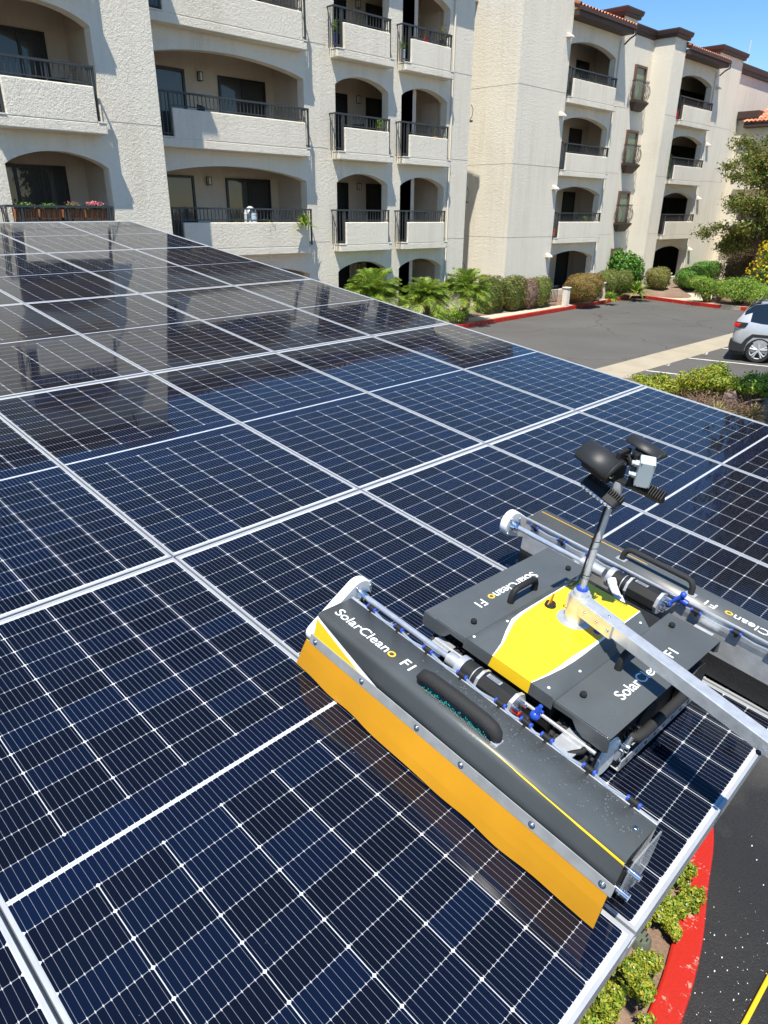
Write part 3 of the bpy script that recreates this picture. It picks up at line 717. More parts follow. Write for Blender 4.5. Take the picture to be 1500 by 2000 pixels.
# swivel post, arm
A0=Vector((.010,-.030,0))
m=MB(); m.tube([(A0.x,A0.y,.3065),(A0.x,A0.y,.3085)],.056,32); m.build('flange',RAL,RB,smooth=True)
PO=MB().tube([(A0.x,A0.y,.308),(A0.x,A0.y,.405)],.034,32).tube([(A0.x,A0.y,.405),(A0.x,A0.y,.418)],.026,24).build('swivel_post',RAL,RB,smooth=True)
ang=R(-11.0); TA=Matrix.Translation((A0.x,A0.y,0))@Matrix.Rotation(ang,4,'Z')
AR=MB().box(.10,.95,-.021,.021,.355,.397,T=TA).build('arm',RAL,RB,bevel=.002)
m=MB(); m.box(-.03,.16,-.026,.026,.348,.401,T=TA); m.build('arm_sleeve',RAL,AR,bevel=.003)
m=MB()
for x in (.03,.12): m.ball(TA@Vector((x,0,.4015)),(.005,.005,.003),10,6)
for x in (-.015,.05,.10,.145): m.ball(TA@Vector((x,-.0265,.374)),(.005,.003,.005),10,6)
m.tube([TA@Vector((.66,-.026,.362)),TA@Vector((.66,-.032,.362))],.009,6); m.parts('arm_bolt',RCH,AR,smooth=True)
# mast and sensor head
MA=MB().tube([(.004,-.02,.41),(.004,-.012,.56),(.002,-.002,.595),(.010,0,.80)],.0100,16).build('mast',RAL,RB,smooth=True)
m=MB(); m.tube([(.004,-.02,.418),(.004,-.02,.426)],.019,16); m.build('mast_collar',RBL,MA,smooth=True)
m=MB(); m.tube([(.000,-.012,.72),(-.006,-.012,.62),(-.008,-.020,.55),(-.009,-.024,.48),(-.012,-.03,.44),(-.025,-.03,.425)],.0035,8)
for k in range(12): pass
m.tube([(-.028+.014*math.cos(t*.8),-.03+.008*math.sin(t*.8),.425+.012*math.sin(t*.8+1)) for t in range(9)],.0025,6); m.tube([(.017,-.02,z) for z in (.50,.503)],.001,4); m.build('mast_cable',RG2,MA,smooth=True)
for z in (.475,.60):
    MB().tube([(.004-.014*math.cos(a_*.7),-.018-.014*math.sin(a_*.7),z) for a_ in range(10)],.0015,6).build('cable_tie',RG2,MA)
MB().tube([(-.035,.02,.335),(-.036,.022,.375)],[.006,.004],8).build('green_cable',RGN,MA,smooth=True)
HD=MB().box(-.004,.010,-.030,.034,.80,.895).box(.04,.052,-.01,.05,.80,.90).box(-.004,.052,.012,.022,.85,.87).box(-.004,.052,-.012,.022,.798,.806).build('head_bracket',RG2,RB,bevel=.003)
HD2=MB(); HD2.tube([(.012,0,.74),(.012,0,.80)],.017,14); HD2.build('head_clamp',RAL,HD,smooth=True)
# curved hood of a lamp pointing left; axis direction
def visor(c,ax,upv,L,r,name='lamp_shade'):
    ax=Vector(ax).normalized(); upv=Vector(upv); upv=(upv-ax*upv.dot(ax)).normalized(); sd=ax.cross(upv)
    m=MB(); N=14; vs=[]
    for j,(d,rr) in enumerate(((0,r),(L,r*.96))):
        for i in range(N+1):
            a=R(-75+150*i/N); vs.append(Vector(c)+ax*d+upv*rr*math.cos(a)*.8+sd*rr*math.sin(a))
    fs=[(i,i+1,N+2+i,N+1+i) for i in range(N)]
    m.add(vs,fs)
    # end cheeks
    for j in (0,1):
        b=len(m.v); 
        m.add([Vector(m.v[j*(N+1)+i]) for i in range(N+1)],[tuple(range(N+1))])
    o=m.build(name,simple('satin_black',(.02,.021,.022),.5,bump=.15,bscale=400),HD,smooth=True); q=o.modifiers.new('t','SOLIDIFY'); q.thickness=.003
    return o
v1=visor((.008,-.032,.832),(-1,0,.22),(.35,-.35,1),.116,.050)
m=MB(); m.tube([(.002,-.028,.826),(-.085,-.028,.845)],.034,20); m.tube([(.075,.040,.878),(.02,.040,.888)],.026,18); m.build('lamp_body',RG2,HD,smooth=True,bevel=.002)
v2=visor((.092,.045,.888),(-1,0,.18),(.2,.1,1),.105,.034)
m=MB()
for (y,z) in ((-.055,.845),(-.045,.825),(-.02,.868)): m.tube([(.004,y,z),(.012,y,z)],.006,8)
m.tube([(-.05,-.005,.872),(.02,.0,.857)],.006,8); m.parts('lamp_bolt',RCH,HD,smooth=True)
m=MB(); m.tube([(-.002,.01,.875),(.02,.0,.885),(.035,-.005,.87)],.004,8); m.build('head_cable',RG2,HD,smooth=True)
# grey junction box with two glands
ctr=Vector((.088,-.020,.864)); bx=Vector((.86,.50,.0)).normalized(); bz=Vector((.02,-.18,1)); bz=(bz-bx*bz.dot(bx)).normalized(); by=bz.cross(bx)
TB=Matrix(((bx.x,by.x,bz.x,ctr.x),(bx.y,by.y,bz.y,ctr.y),(bx.z,by.z,bz.z,ctr.z),(0,0,0,1)))
JB=MB().box(-.021,.021,-.004,.028,-.040,.040,T=TB).box(-.021,.021,-.018,-.005,-.040,.040,T=TB).build('junction_box',RLB,HD,bevel=.003)
m=MB()
for z in (-.018,.018): m.tube([TB@Vector((-.021,.010,z)),TB@Vector((-.031,.010,z))],.0095,6); m.tube([TB@Vector((-.031,.010,z)),TB@Vector((-.040,.010,z))],.007,10)
m.parts('cable_gland',RLB,HD)
m=MB()
for x in (-.017,.017):
    for z in (-.036,.036): m.ball(TB@Vector((x,-.0185,z)),(.002,.002,.002),8,5)
m.parts('screw',RG2,HD)
def ledbar(c,ax,face,L,name='light_bar'):
    ax=Vector(ax).normalized(); face=Vector(face); face=(face-ax*face.dot(ax)).normalized(); up=face.cross(ax)
    T=Matrix(((ax.x,face.x,up.x,c[0]),(ax.y,face.y,up.y,c[1]),(ax.z,face.z,up.z,c[2]),(0,0,0,1)))
    m=MB(); rr=[]; 
    for i in range(9): a=math.pi/2+math.pi*i/8; rr.append((-L/2+.013+.013*math.cos(a),.013*math.sin(a)))
    for i in range(9): a=-math.pi/2+math.pi*i/8; rr.append((L/2-.013+.013*math.cos(a),.013*math.sin(a)))
    # extrude along face axis
    n=len(rr); vs=[T@Vector((x,-.012,z)) for x,z in rr]+[T@Vector((x,.012,z)) for x,z in rr]
    m.add(vs,[tuple(range(n)),tuple(range(n,2*n))[::-1]]+[(i,n+i,n+(i+1)%n,(i+1)%n) for i in range(n)])
    o=m.build(name,RG2,RB,bevel=.0015)
    m=MB()
    for k in range(int(L/.0075)): x=-L/2+.006+k*.0075; m.box(x,x+.003,-.032,-.011,-.015,.015,T=T)
    m.build('cooling_fin',RG2,o)
    m=MB()
    for k in range(8): m.ball(T@Vector((-L/2+.016+(L-.032)*k/7,.013,0)),.0072,10,6)
    m.parts('lens',simple('led_lens',(.75,.78,.82),.12,.7),o,smooth=True)
    m=MB().box(-L/2+.008,L/2-.008,.012,.0128,-.009,.009,T=T); m.build('reflector',RCH,o)
    return o
ledbar((-.018,-.036,.756),(.95,.02,-.26),(-.25,-.75,-.6),.128)
ledbar((.085,.035,.790),(.95,.05,-.10),(.1,.7,-.7),.115)
# ================================================================ APARTMENT BUILDING
FL=lambda k:.21+2.69*k            # floor level k
RT=lambda k:3.96+2.69*(k-1)       # rail top of storey k
BD=empty('apartment_building',(-16.4,20,.2),'four storey cream stucco apartment block with arched balconies and clay tile roof','apartment building')
BO=Vector((-16.4,20,.2))
class WB(MB):
    def build(s,name,mats,parent=None,**k):
        if parent is BD or parent is None or getattr(parent,'_b',0): pass
        o=Vector(BO)
        s.v=[tuple(Vector(v)-o) for v in s.v]
        return MB.build(s,name,mats,parent,**k)
def arch(a,b,zs,zc,n=14):
    return [(a+(b-a)*i/n, zs+(zc-zs)*math.sin(math.pi*i/n)**.75 if 0<i<n else zs) for i in range(n+1)]
TOP=12.1
DEP=.30; ROOM=1.50
def bay_wall(m,mi,X,a,b,levels,ztop):
    """front surface + reveals of one column of arched openings, storeys 0..levels-1"""
    for k in range(levels):
        z0=FL(k); zs=RT(k)+.78 ; zc=RT(k)+1.07
        if k==0: z0=FL(0)-.3
        ar=arch(a,b,zs,zc)
        zt=FL(k+1) if k<levels-1 else ztop
        n=len(ar)
        for i in range(n-1):
            (y0,q0),(y1,q1)=ar[i],ar[i+1]
            m.quad((X,y0,q0),(X,y1,q1),(X,y1,zt),(X,y0,zt))
            m.quad((X,y0,q0),(X-DEP,y0,q0),(X-DEP,y1,q1),(X,y1,q1))
        m.quad((X,a,z0),(X,a,zs),(X-DEP,a,zs),(X-DEP,a,z0)); m.quad((X,b,z0),(X-DEP,b,z0),(X-DEP,b,zs),(X,b,zs))
        # inner face of the front wall above/beside is hidden by the room
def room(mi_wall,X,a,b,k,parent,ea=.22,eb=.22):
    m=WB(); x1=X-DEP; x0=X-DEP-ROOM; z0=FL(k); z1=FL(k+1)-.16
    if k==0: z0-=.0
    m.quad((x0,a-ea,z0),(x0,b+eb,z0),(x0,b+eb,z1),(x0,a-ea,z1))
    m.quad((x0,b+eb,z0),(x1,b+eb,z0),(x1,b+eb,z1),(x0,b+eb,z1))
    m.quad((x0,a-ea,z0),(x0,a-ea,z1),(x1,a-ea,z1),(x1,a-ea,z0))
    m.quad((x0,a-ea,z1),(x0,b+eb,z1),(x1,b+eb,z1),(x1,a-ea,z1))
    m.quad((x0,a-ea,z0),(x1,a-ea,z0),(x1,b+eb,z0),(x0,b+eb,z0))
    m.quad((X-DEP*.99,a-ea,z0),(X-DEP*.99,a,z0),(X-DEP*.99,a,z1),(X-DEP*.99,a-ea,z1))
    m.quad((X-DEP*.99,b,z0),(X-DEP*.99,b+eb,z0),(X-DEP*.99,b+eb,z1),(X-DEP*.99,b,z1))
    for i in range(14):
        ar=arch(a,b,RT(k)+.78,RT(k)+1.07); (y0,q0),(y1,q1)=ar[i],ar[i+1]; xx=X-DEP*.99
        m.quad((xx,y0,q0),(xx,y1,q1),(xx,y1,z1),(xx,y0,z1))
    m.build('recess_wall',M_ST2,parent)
    # patio sill wall across ground floor etc. handled elsewhere
def glazed(kind,xw,y0,y1,z0,z1,parent,leaves=2,d=.05):
    f=WB(); t=.07
    f.box(xw,xw+d,y0,y0+t,z0,z1); f.box(xw,xw+d,y1-t,y1,z0,z1); f.box(xw,xw+d,y0+t,y1-t,z1-t,z1); f.box(xw,xw+d,y0+t,y1-t,z0,z0+t)
    for i in range(1,leaves): y=y0+(y1-y0)*i/leaves; f.box(xw+.003,xw+d-.008,y-.035,y+.035,z0+t,z1-t)
    o=f.build(kind,M_FRAME,parent)
    g=WB(); g.box(xw+.004,xw+.018,y0+t,y1-t,z0+t,z1-t); g.build('pane',M_PANE,o)
    return o
def lamp(x,y,z,parent):
    m=WB(); m.box(x,x+.02,y-.05,y+.05,z-.1,z+.1); m.box(x+.02,x+.15,y-.055,y+.055,z+.09,z+.11); m.box(x+.02,x+.15,y-.055,y+.055,z-.12,z-.105)
    for yy in (-.05,.04): 
        for xx in (.02,.14): m.box(x+xx,x+xx+.01,y+yy,y+yy+.01,z-.105,z+.09)
    o=m.build('wall_lamp',M_FRAME,parent); g=WB(); g.box(x+.03,x+.13,y-.038,y+.038,z-.104,z+.088); g.build('lamp_glass',simple('frosted_glass',(.62,.60,.55),.3),o)
def balcony(Xf,X,a,b,k,solid=True,full=None):
    """projecting stucco box with rails; Xf front plane, X wall plane"""
    y0,y1=a-.17,b-.09; R_=RT(k); zl=R_-1.03; zb=R_-1.27
    p0,p1=a+.08,b-.28
    if b-a>4: p0,p1=a+.42,b-.24; y0=a-.05
    m=WB()
    m.box(X-DEP-.02,Xf,y0,y1,zb,zl-.03)
    if solid: m.box(Xf-.16,Xf+.001,p0,p1,zl-.04,R_-.38)
    O=m.build('balcony',M_ST,BD,bevel=.022)
    for qa,qb in ((y0-.012,p0-.002),(p1+.002,y1+.012)): WB().box(Xf-.33,Xf+.012,qa,qb,zl-.03,zl+.0).build('ledge',M_SILL,O,bevel=.004)
    r=WB(); xr=Xf-.075; ya,yb=a-.27,b-.2
    if b-a>4: ya,yb=a+.03,b-.07
    r.box(xr-.03,xr+.03,ya,yb,R_-.045,R_)                        # handrail
    if solid: r.box(xr-.012,xr+.012,p0,p1,R_-.33,R_-.305)
    r.box(xr-.012,xr+.012,ya,p0,zl+.06,zl+.085); r.box(xr-.012,xr+.012,p1,yb,zl+.06,zl+.085)
    n=int((yb-ya)/.118)
    for i in range(n+1):
        y=ya+.02+(yb-ya-.04)*i/n; inpar=p0-.01<y<p1+.01 and solid
        r.box(xr-.009,xr+.009,y-.009,y+.009,(R_-.33) if inpar else zl+.01,R_-.04)
    npst=2 if b-a<4 else 4
    for i in range(npst):
        y=p0-.03 if i==0 else (yb-.025 if i==npst-1 else p0+(yb-p0)*i/(npst-1))
        r.box(xr-.022,xr+.022,y-.022,y+.022,zl+.004 if i in(0,npst-1) else R_-.37,R_-.04)
    if npst==2:
        y=(p0+p1)/2; r.box(xr-.018,xr+.018,y-.018,y+.018,R_-.37,R_-.04)
    # side returns back to the wall
    for y in (ya+.012,yb-.012):
        r.box(X-.02,xr-.03,y-.015,y+.015,R_-.045,R_-.005)
        for j in range(3): xx=X+(xr-X)*(j+.5)/3; r.box(xx-.008,xx+.008,y-.008,y+.008,zl,R_-.04)
    r.build('railing',M_IRON,O)
    return O
def spout(X,y,z0,z1):
    m=WB(); m.tube([(X+.05,y,z0),(X+.05,y,z1)],.032,8); 
    for z in (z0+.3,(z0+z1)/2,z1-.3): m.box(X,X+.09,y-.045,y+.045,z-.015,z+.015)
    m.build('downspout',M_ST,BD,smooth=True)
def hoodlight(X,y,z):
    m=WB(); m.add([(X,y-.14,z+.12),(X,y+.14,z+.12),(X,y+.14,z-.04),(X,y-.14,z-.04),(X+.2,y-.14,z+.0),(X+.2,y+.14,z+.0),(X+.2,y+.14,z-.06),(X+.2,y-.14,z-.06)],[(0,1,5,4),(4,5,6,7),(0,4,7,3),(1,2,6,5),(3,7,6,2),(0,3,2,1)])
    m.build('wall_hood',M_SILL,BD,bevel=.01)
bays={'A':(-14.3,-14.7,4.56,6.78,4),'B':(-16.05,-16.4,8.87,13.83,4),'C':(-16.05,-16.4,15.05,17.33,4),'Cc':(-16.05,-16.4,17.93,20.22,4),'D':(-16.05,-16.4,27.5,31.27,4),'E':(-16.05,-16.4,37.72,41.42,4)}
W=WB()
ROOFZ=11.02
# wall A block
def plain(X,y0,y1,z1,z0=-.02): W.quad((X,y0,z0),(X,y1,z0),(X,y1,z1),(X,y0,z1))
def retn(y,x0,x1,z1,z0=-.02): W.quad((x0,y,z0),(x1,y,z0),(x1,y,z1),(x0,y,z1))
plain(-14.7,-14,4.56,ROOFZ); bay_wall(W,0,-14.7,4.56,6.78,4,ROOFZ); plain(-14.7,6.78,7.1,ROOFZ); plain(-14.699,7.1,8.2,11.3); retn(8.2,-14.7,-16.4,11.3)
plain(-16.4,8.2,8.87,ROOFZ); bay_wall(W,0,-16.4,8.87,13.83,4,ROOFZ); plain(-16.4,13.83,15.05,ROOFZ)
bay_wall(W,0,-16.4,15.05,17.33,4,ROOFZ); plain(-16.4,17.33,17.93,ROOFZ); bay_wall(W,0,-16.4,17.93,20.22,4,ROOFZ); plain(-16.4,20.22,21.5,ROOFZ)
retn(21.5,-16.4,-20,ROOFZ); retn(-14,-14.7,-22,ROOFZ); plain(-20,21.5,23.83,TOP)
W.build('wall',M_ST,BD)
W=WB(); retn(23.83,-20,-16.05,TOP); plain(-16.05,23.83,27.1,TOP); retn(27.1,-16.4,-16.05,TOP)
W.build('wall',M_ST,BD)
W=WB(); plain(-16.4,27.1,27.5,ROOFZ); bay_wall(W,0,-16.4,27.5,31.27,4,ROOFZ); plain(-16.4,31.27,31.55,ROOFZ); plain(-16.399,31.55,32.7,11.9); retn(32.7,-16.4,-17.1,11.9); plain(-17.1,32.7,35.85,11.5)
retn(35.85,-17.1,-16.05,11.55); plain(-16.05,35.85,37.05,11.55); retn(37.05,-16.05,-16.4,11.55); plain(-16.4,37.05,37.72,ROOFZ); bay_wall(W,0,-16.4,37.72,41.42,4,ROOFZ); plain(-16.4,41.42,41.75,ROOFZ); plain(-16.399,41.75,44.85,11.75); retn(44.85,-16.4,-16.95,11.75); plain(-16.95,44.85,66,11.4)
W.build('wall',M_ST,BD)
# expansion joints
JM=simple('joint_paint',(.42,.39,.34),.9)
for k in (1,2,3):
    z=FL(k)+.10
    for X,y0,y1 in ((-14.7,6.95,8.2),(-16.4,13.9,14.7),(-16.4,20.3,21.5),(-16.05,23.83,27.1),(-16.4,31.35,32.7),(-16.05,35.85,37.05),(-16.4,41.6,44.85)): WB().box(X-.01,X+.004,y0,y1,z-.007,z+.007).build('joint',JM,BD)
    WB().box(-20,-16.06,23.826,23.84,z-.007,z+.007).build('joint',JM,BD)
for nm,(Xf,X,a,b,lv) in bays.items():
    x0=X-DEP-ROOM
    for k in range(lv):
        ea,eb={'C':(.22,1.45),'Cc':(-1.02,.22),'D':(.22,1.3),'E':(.22,3.3)}.get(nm,(.22,.22)); room(0,X,a,b,k,BD,ea,eb)
        z0=FL(k)+.02; zt=RT(k)+.86
        if nm=='A': glazed('sliding_door',x0,a+.2,a+1.95,z0,zt,BD,3); 
        elif nm=='B': glazed('door',x0,a+1.1,a+2.1,z0,zt,BD,1); glazed('window',x0,a+3.2,a+4.86,z0+.0,zt-.02,BD,2); lamp(x0,a+2.58,zt-.12,BD)
        elif nm=='C': glazed('door',x0,a+1.0,a+2.05,z0,zt,BD,1); lamp(x0,a+2.54,zt-.1,BD); 
        elif nm=='Cc': glazed('door',x0,a+1.12,a+2.2,z0,zt,BD,1)
        elif nm=='D': glazed('door',x0,a+3.45,a+4.5,z0,zt+.05,BD,1)
        elif nm=='E': glazed('sliding_door',x0,a+3.3,a+6.8,z0,zt+.0,BD,3)
        if nm=='C':
            glazed('window',x0,b+.66,b+1.44,z0,zt,BD,1)
        # closet door on the side wall that faces the camera
        if nm in('A','Cc'):
            m=WB(); yy=b+.22; m.box(x0+.35,x0+1.15,yy-.035,yy-.003,z0,zt); m.build('closet_door',M_ST2,BD,bevel=.006)
        if k>0: balcony(Xf,X,a,b,k)
    if nm in('D','E','C','Cc','B'):
        m=WB(); m.box(X-DEP+.02,X-.03,a,b,0,FL(0)+.45); m.build('patio_wall',M_ST,BD)
# downspouts, wall hoods
spout(-16.4,20.42,.3,ROOFZ-.3); spout(-16.4,31.45,.4,ROOFZ-.2); spout(-16.4,41.6,.4,ROOFZ-.2)
for k in range(4): 
    hoodlight(-16.05,26.85,RT(k)+.93); hoodlight(-16.4,42.0,RT(k)+.80)
# cables on the corner of the C block
m=WB()
for k in range(3):
    z=FL(k)+1.9; m.tube([(-16.38,21.52,z),(-16.33,21.58,z-.15),(-16.35,21.57,z-.35),(-16.4,21.52,z-.5)],.012,6); m.box(-16.4,-16.3,21.5,21.56,z-.56,z-.5)
m.build('cable_loop',M_IRON,BD)
# stair windows with iron juliet guards
for k in range(4):
    y0,y1=34.25,35.33; zt=RT(k)+1.02; zb=zt-1.52; x=-17.1
    f=WB(); t=.1
    f.box(x,x+.1,y0,y0+t,zb,zt); f.box(x,x+.1,y1-t,y1,zb,zt); f.box(x,x+.1,y0+t,y1-t,zt-t,zt); f.box(x,x+.08,y0+t,y1-t,zb,zb+.06)
    o=f.build('window',simple('brown_window_frame',(.12,.065,.045),.6),BD); g=WB(); g.box(x+.01,x+.03,y0+t,y1-t,zb+.06,zt-t); g.build('pane',M_BLIND,o)
    if k==0: continue
    c=WB(); zc=zb-.02; a4=[(x,y0-.10,zc),(x,y1+.10,zc),(x+.34,y1+.10,zc),(x+.34,y0-.10,zc)]; b4=[(x,y0+.14,zc-.34),(x,y1-.14,zc-.34),(x+.13,y1-.14,zc-.34),(x+.13,y0+.14,zc-.34)]
    t4=[(p[0],p[1],p[2]+.07) for p in a4]
    c.add(a4+b4+t4,[(4,5,6,7),(0,4,7,3),(3,7,6,2),(2,6,5,1),(8,11,10,9),(0,3,11,8),(3,2,10,11),(2,1,9,10)]); c.build('corbel',M_FASC,BD)
    j=WB(); zb2=zc+.08
    def belly(px_,py_,ox,oy): 
        pts=[]
        for i in range(9):
            u=i/8; bul=.16*math.sin(math.pi*min(1,u*1.15))**1.0 if u<.87 else .16*math.sin(math.pi*.9995)*0+(u-.87)*.5
            pts.append((px_+ox*bul,py_+oy*bul,zb2+.86*u))
        return pts
    for i in range(9): j.tube(belly(x+.24,y0+.0+(y1-y0)*i/8,1,0),.012,5)
    for i in range(3):
        j.tube(belly(x+.06+.09*i,y0-.04,0,-1),.012,5); j.tube(belly(x+.06+.09*i,y1+.04,0,1),.012,5)
    for (z,ex) in ((zb2+.02,0),(zb2+.80,.02)):
        j.tube([(x,y0-.04-ex,z),(x+.25+ex,y0-.04-ex,z),(x+.25+ex,y1+.04+ex,z),(x,y1+.04+ex,z)],.014,5)
    j.build('juliet_guard',M_IRON,BD)
# cornices (brown fascia bands) : polyline in plan, outward side = +
def cornice(path,z0,z1,over=.22,th=.34):
    m=WB(); 
    prof_=[(0,z0),(over*.55,z0),(over*.6,z0+(z1-z0)*.35),(over*.85,z0+(z1-z0)*.45),(over,z1-.05),(over,z1),(-th,z1),(-th,z0)]
    n=len(path); k=len(prof_); vs=[]
    for i,p in enumerate(path):
        a=Vector(path[max(i-1,0)]); b=Vector(path[min(i+1,n-1)]); c=Vector(p)
        d1=(c-a).normalized() if i>0 else (b-c).normalized(); d2=(b-c).normalized() if i<n-1 else d1
        n1=Vector((d1.y,-d1.x)); n2=Vector((d2.y,-d2.x)); nn=(n1+n2); nn=nn/max(.3,nn.dot(n1))
        for (o_,z) in prof_: vs.append((c.x+nn.x*o_,c.y+nn.y*o_,z))
    fs=[(i*k+j,(i+1)*k+j,(i+1)*k+(j+1)%k,i*k+(j+1)%k) for i in range(n-1) for j in range(k)]
    fs+=[tuple(range(k)),tuple(range((n-1)*k,n*k))[::-1]]
    m.add(vs,fs); return m.build('cornice',M_FASC,BD)
cornice([(-16,7.1),(-14.7,7.1),(-14.7,8.2),(-16.6,8.2)],11.3,11.65,.20)
cornice([(-20,23.83),(-16.05,23.83),(-16.05,27.1),(-17.4,27.1)],TOP,TOP+.5)
cornice([(-17.6,31.55),(-16.4,31.55),(-16.4,32.7),(-17.6,32.7)],11.74,12.05,.20,.30)
cornice([(-17.1,32.2),(-17.1,35.85),(-16.05,35.85),(-16.05,37.05),(-17.4,37.05)],11.54,11.86,.20)
cornice([(-18,41.75),(-16.4,41.75),(-16.4,44.85),(-17.4,44.85)],11.74,12.05,.20,.30)
cornice([(-16.95,44.9),(-16.95,66)],11.35,11.8)
# flat roofs behind the parapets
m=WB(); m.box(-30,-17.2,-13.9,21.4,10.9,11.0); m.box(-30,-18.2,21.4,66,11.2,11.3); m.build('flat_roof',M_CONC,BD)
m=WB(); m.quad((-30,-14,0),(-22,-14,0),(-22,-14,TOP),(-30,-14,TOP)); m.quad((-30,-14,0),(-30,66,0),(-30,66,11.6),(-30,-14,11.6)); m.build('wall',M_ST,BD)
def tile_roof(name,p00,p10,p11,p01,parent=BD,amp=.045,pitch=.235):
    """corrugated tile sheet: edge p00->p10 is the eave, p01/p11 the ridge"""
    p00,p10,p11,p01=map(Vector,(p00,p10,p11,p01)); L=(p10-p00).length; H=(p01-p00).length; nrm=(p10-p00).cross(p01-p00).normalized()
    if nrm.z<0: nrm=-nrm
    nc=int(L/pitch)*6; nr=max(1,int(H/.38)); m=WB(); vs=[]; uv=[]
    for j in range(nr):
        for e in (0,1):
            v=(j+e)/nr; lift=.035*(1-e)
            for i in range(nc+1):
                u=i/nc; p=(p00*(1-u)+p10*u)*(1-v)+(p01*(1-u)+p11*u)*v
                c=math.cos(2*math.pi*i/6); vs.append(p+nrm*(amp*(c if c>0 else c*.5)+lift)); uv.append((u*L,v*H))
    fs=[]
    for j in range(2*nr-1):
        for i in range(nc): fs.append((j*(nc+1)+i,j*(nc+1)+i+1,(j+1)*(nc+1)+i+1,(j+1)*(nc+1)+i))
    m.add(vs,fs); o=m.build(name,M_TILE,parent,smooth=True)
    ul=o.data.uv_layers.new(name='UV')
    for l in o.data.loops: ul.data[l.index].uv=uv[l.vertex_index]
    return o
def eave(y0,y1,zb=10.98,x=-15.82):
    m=WB(); m.box(x-.80,x+.0,y0,y1,zb,zb+.22); m.box(x-.02,x+.1,y0-.02,y1+.02,zb+.16,zb+.30); m.build('fascia',M_FASC,BD,bevel=.01)
    g=WB(); g.tube([(x+.06,y1-.05,zb+.18),(x+.06,y1+.02,zb-.02),(x-.2,y1+.05,zb-.12),(x-.45,y1+.08,zb-.3)],.035,8); g.build('gutter_elbow',M_FASC,BD,smooth=True)
    return tile_roof('roof',(x+.06,y0-.02,zb+.30),(x+.06,y1+.03,zb+.30),(x-2.58,y1+.03,zb+1.22),(x-2.58,y0-.02,zb+1.22))
eave(27.11,31.53); eave(37.06,41.73); eave(8.25,14.3,10.98,-16.12); eave(14.4,21.52,10.98,-16.12); eave(-14,7.08,10.98,-14.42)
tile_roof('roof',(-17.35,32.72,11.87),(-17.35,35.6,11.87),(-20,35.6,12.8),(-20,32.72,12.8))
for y0,y1 in ((27.3,31.4),):
    m=WB(); m.tube([(-15.8,27.13,11.32),(-16.6,27.13,11.6),(-17.6,27.13,11.98)],[.09,.1,.1],8); m.build('rake_tile',M_TILE,BD,smooth=True)
m=WB(); m.tube([(-15.8,37.08,11.32),(-16.6,37.08,11.6),(-17.6,37.08,11.98)],[.09,.1,.1],8); m.build('rake_tile',M_TILE,BD,smooth=True)
m=WB(); m.box(-18.7,-18.1,46.1,47.0,11.8,12.15); m.add([(-18.8,46.0,12.15),(-18.0,46.0,12.15),(-18.0,47.1,12.15),(-18.8,47.1,12.15),(-18.4,46.55,12.4)],[(0,1,4),(1,2,4),(2,3,4),(3,0,4)]); m.build('roof_vent',M_TILE,BD)
m=WB(); m.tube([(-16.9,46.6,11.8),(-16.9,46.6,13.0)],.02,6); m.build('vent_pipe',M_SILL,BD)
# perpendicular wing on the right, its sunlit face towards the car park
WG=empty('apartment_wing',(-14,47,.2),'lower sunlit cream wing with sloping clay tile roof behind the tall tree','apartment building')
BO2=Vector((-14,47,.2))
def wbuild(m,name,mat,par=WG,**k):
    m.v=[tuple(Vector(v)-BO2) for v in m.v]; return MB.build(m,name,mat,par,**k)
m=MB(); y=47.0
# face with a balcony opening
xa,xb=-16.0,-13.1
m.quad((-16.95,y,0),(xa,y,0),(xa,y,9.1),(-16.95,y,9.1)); m.quad((xb,y,0),(2,y,0),(2,y,8.8),(xb,y,8.8))
for k in range(3):
    zt=RT(k)+.95; z0=FL(k) if k else 0
    m.quad((xa,y,zt),(xb,y,zt),(xb,y,FL(k+1) if k<2 else 8.9),(xa,y,FL(k+1) if k<2 else 8.9))
    m.quad((xa,y,z0),(xa,y,zt),(xa,y+.3,zt),(xa,y+.3,z0)); m.quad((xb,y,z0),(xb,y+.3,z0),(xb,y+.3,zt),(xb,y,zt)); m.quad((xa,y,zt),(xb,y,zt),(xb,y+.3,zt),(xa,y+.3,zt))
m.quad((2,y,0),(2,y+12,0),(2,y+12,8.8),(2,y,8.8))
wbuild(m,'wall',M_STW)
m=MB()
for k in range(3):
    z0=FL(k); z1=FL(k+1)-.15; m.quad((xa-.2,y+1.9,z0),(xb+.2,y+1.9,z0),(xb+.2,y+1.9,z1),(xa-.2,y+1.9,z1)); m.quad((xa-.2,y+.3,z1),(xb+.2,y+.3,z1),(xb+.2,y+1.9,z1),(xa-.2,y+1.9,z1)); m.quad((xb+.2,y+.3,z0),(xb+.2,y+1.9,z0),(xb+.2,y+1.9,z1),(xb+.2,y+.3,z1)); m.quad((xa-.2,y+.3,z0),(xa-.2,y+1.9,z0),(xa-.2,y+1.9,z1),(xa-.2,y+.3,z1)); m.quad((xa-.2,y+.3,z0),(xb+.2,y+.3,z0),(xb+.2,y+1.9,z0),(xa-.2,y+1.9,z0))
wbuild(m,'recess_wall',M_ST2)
for k in (1,2):
    m=MB(); m.box(xa-.25,xb+.3,y-.5,y+.32,FL(k)-.25,FL(k)+.0); m.box(xa-.25,xb+.3,y-.5,y-.34,FL(k)+.003,FL(k)+.75); wbuild(m,'balcony',M_STW,bevel=.02)
m=MB(); m.box(-16.94,-15.7,y-.32,y+.4,9.1,9.5); wbuild(m,'cornice',M_FASC,bevel=.03)
m=MB(); m.box(-16.4,2.3,y-.5,y+.1,8.62,8.86); wbuild(m,'fascia',M_FASC,bevel=.03)
def WBt(p): return tuple(Vector(p)-BO2+BO)
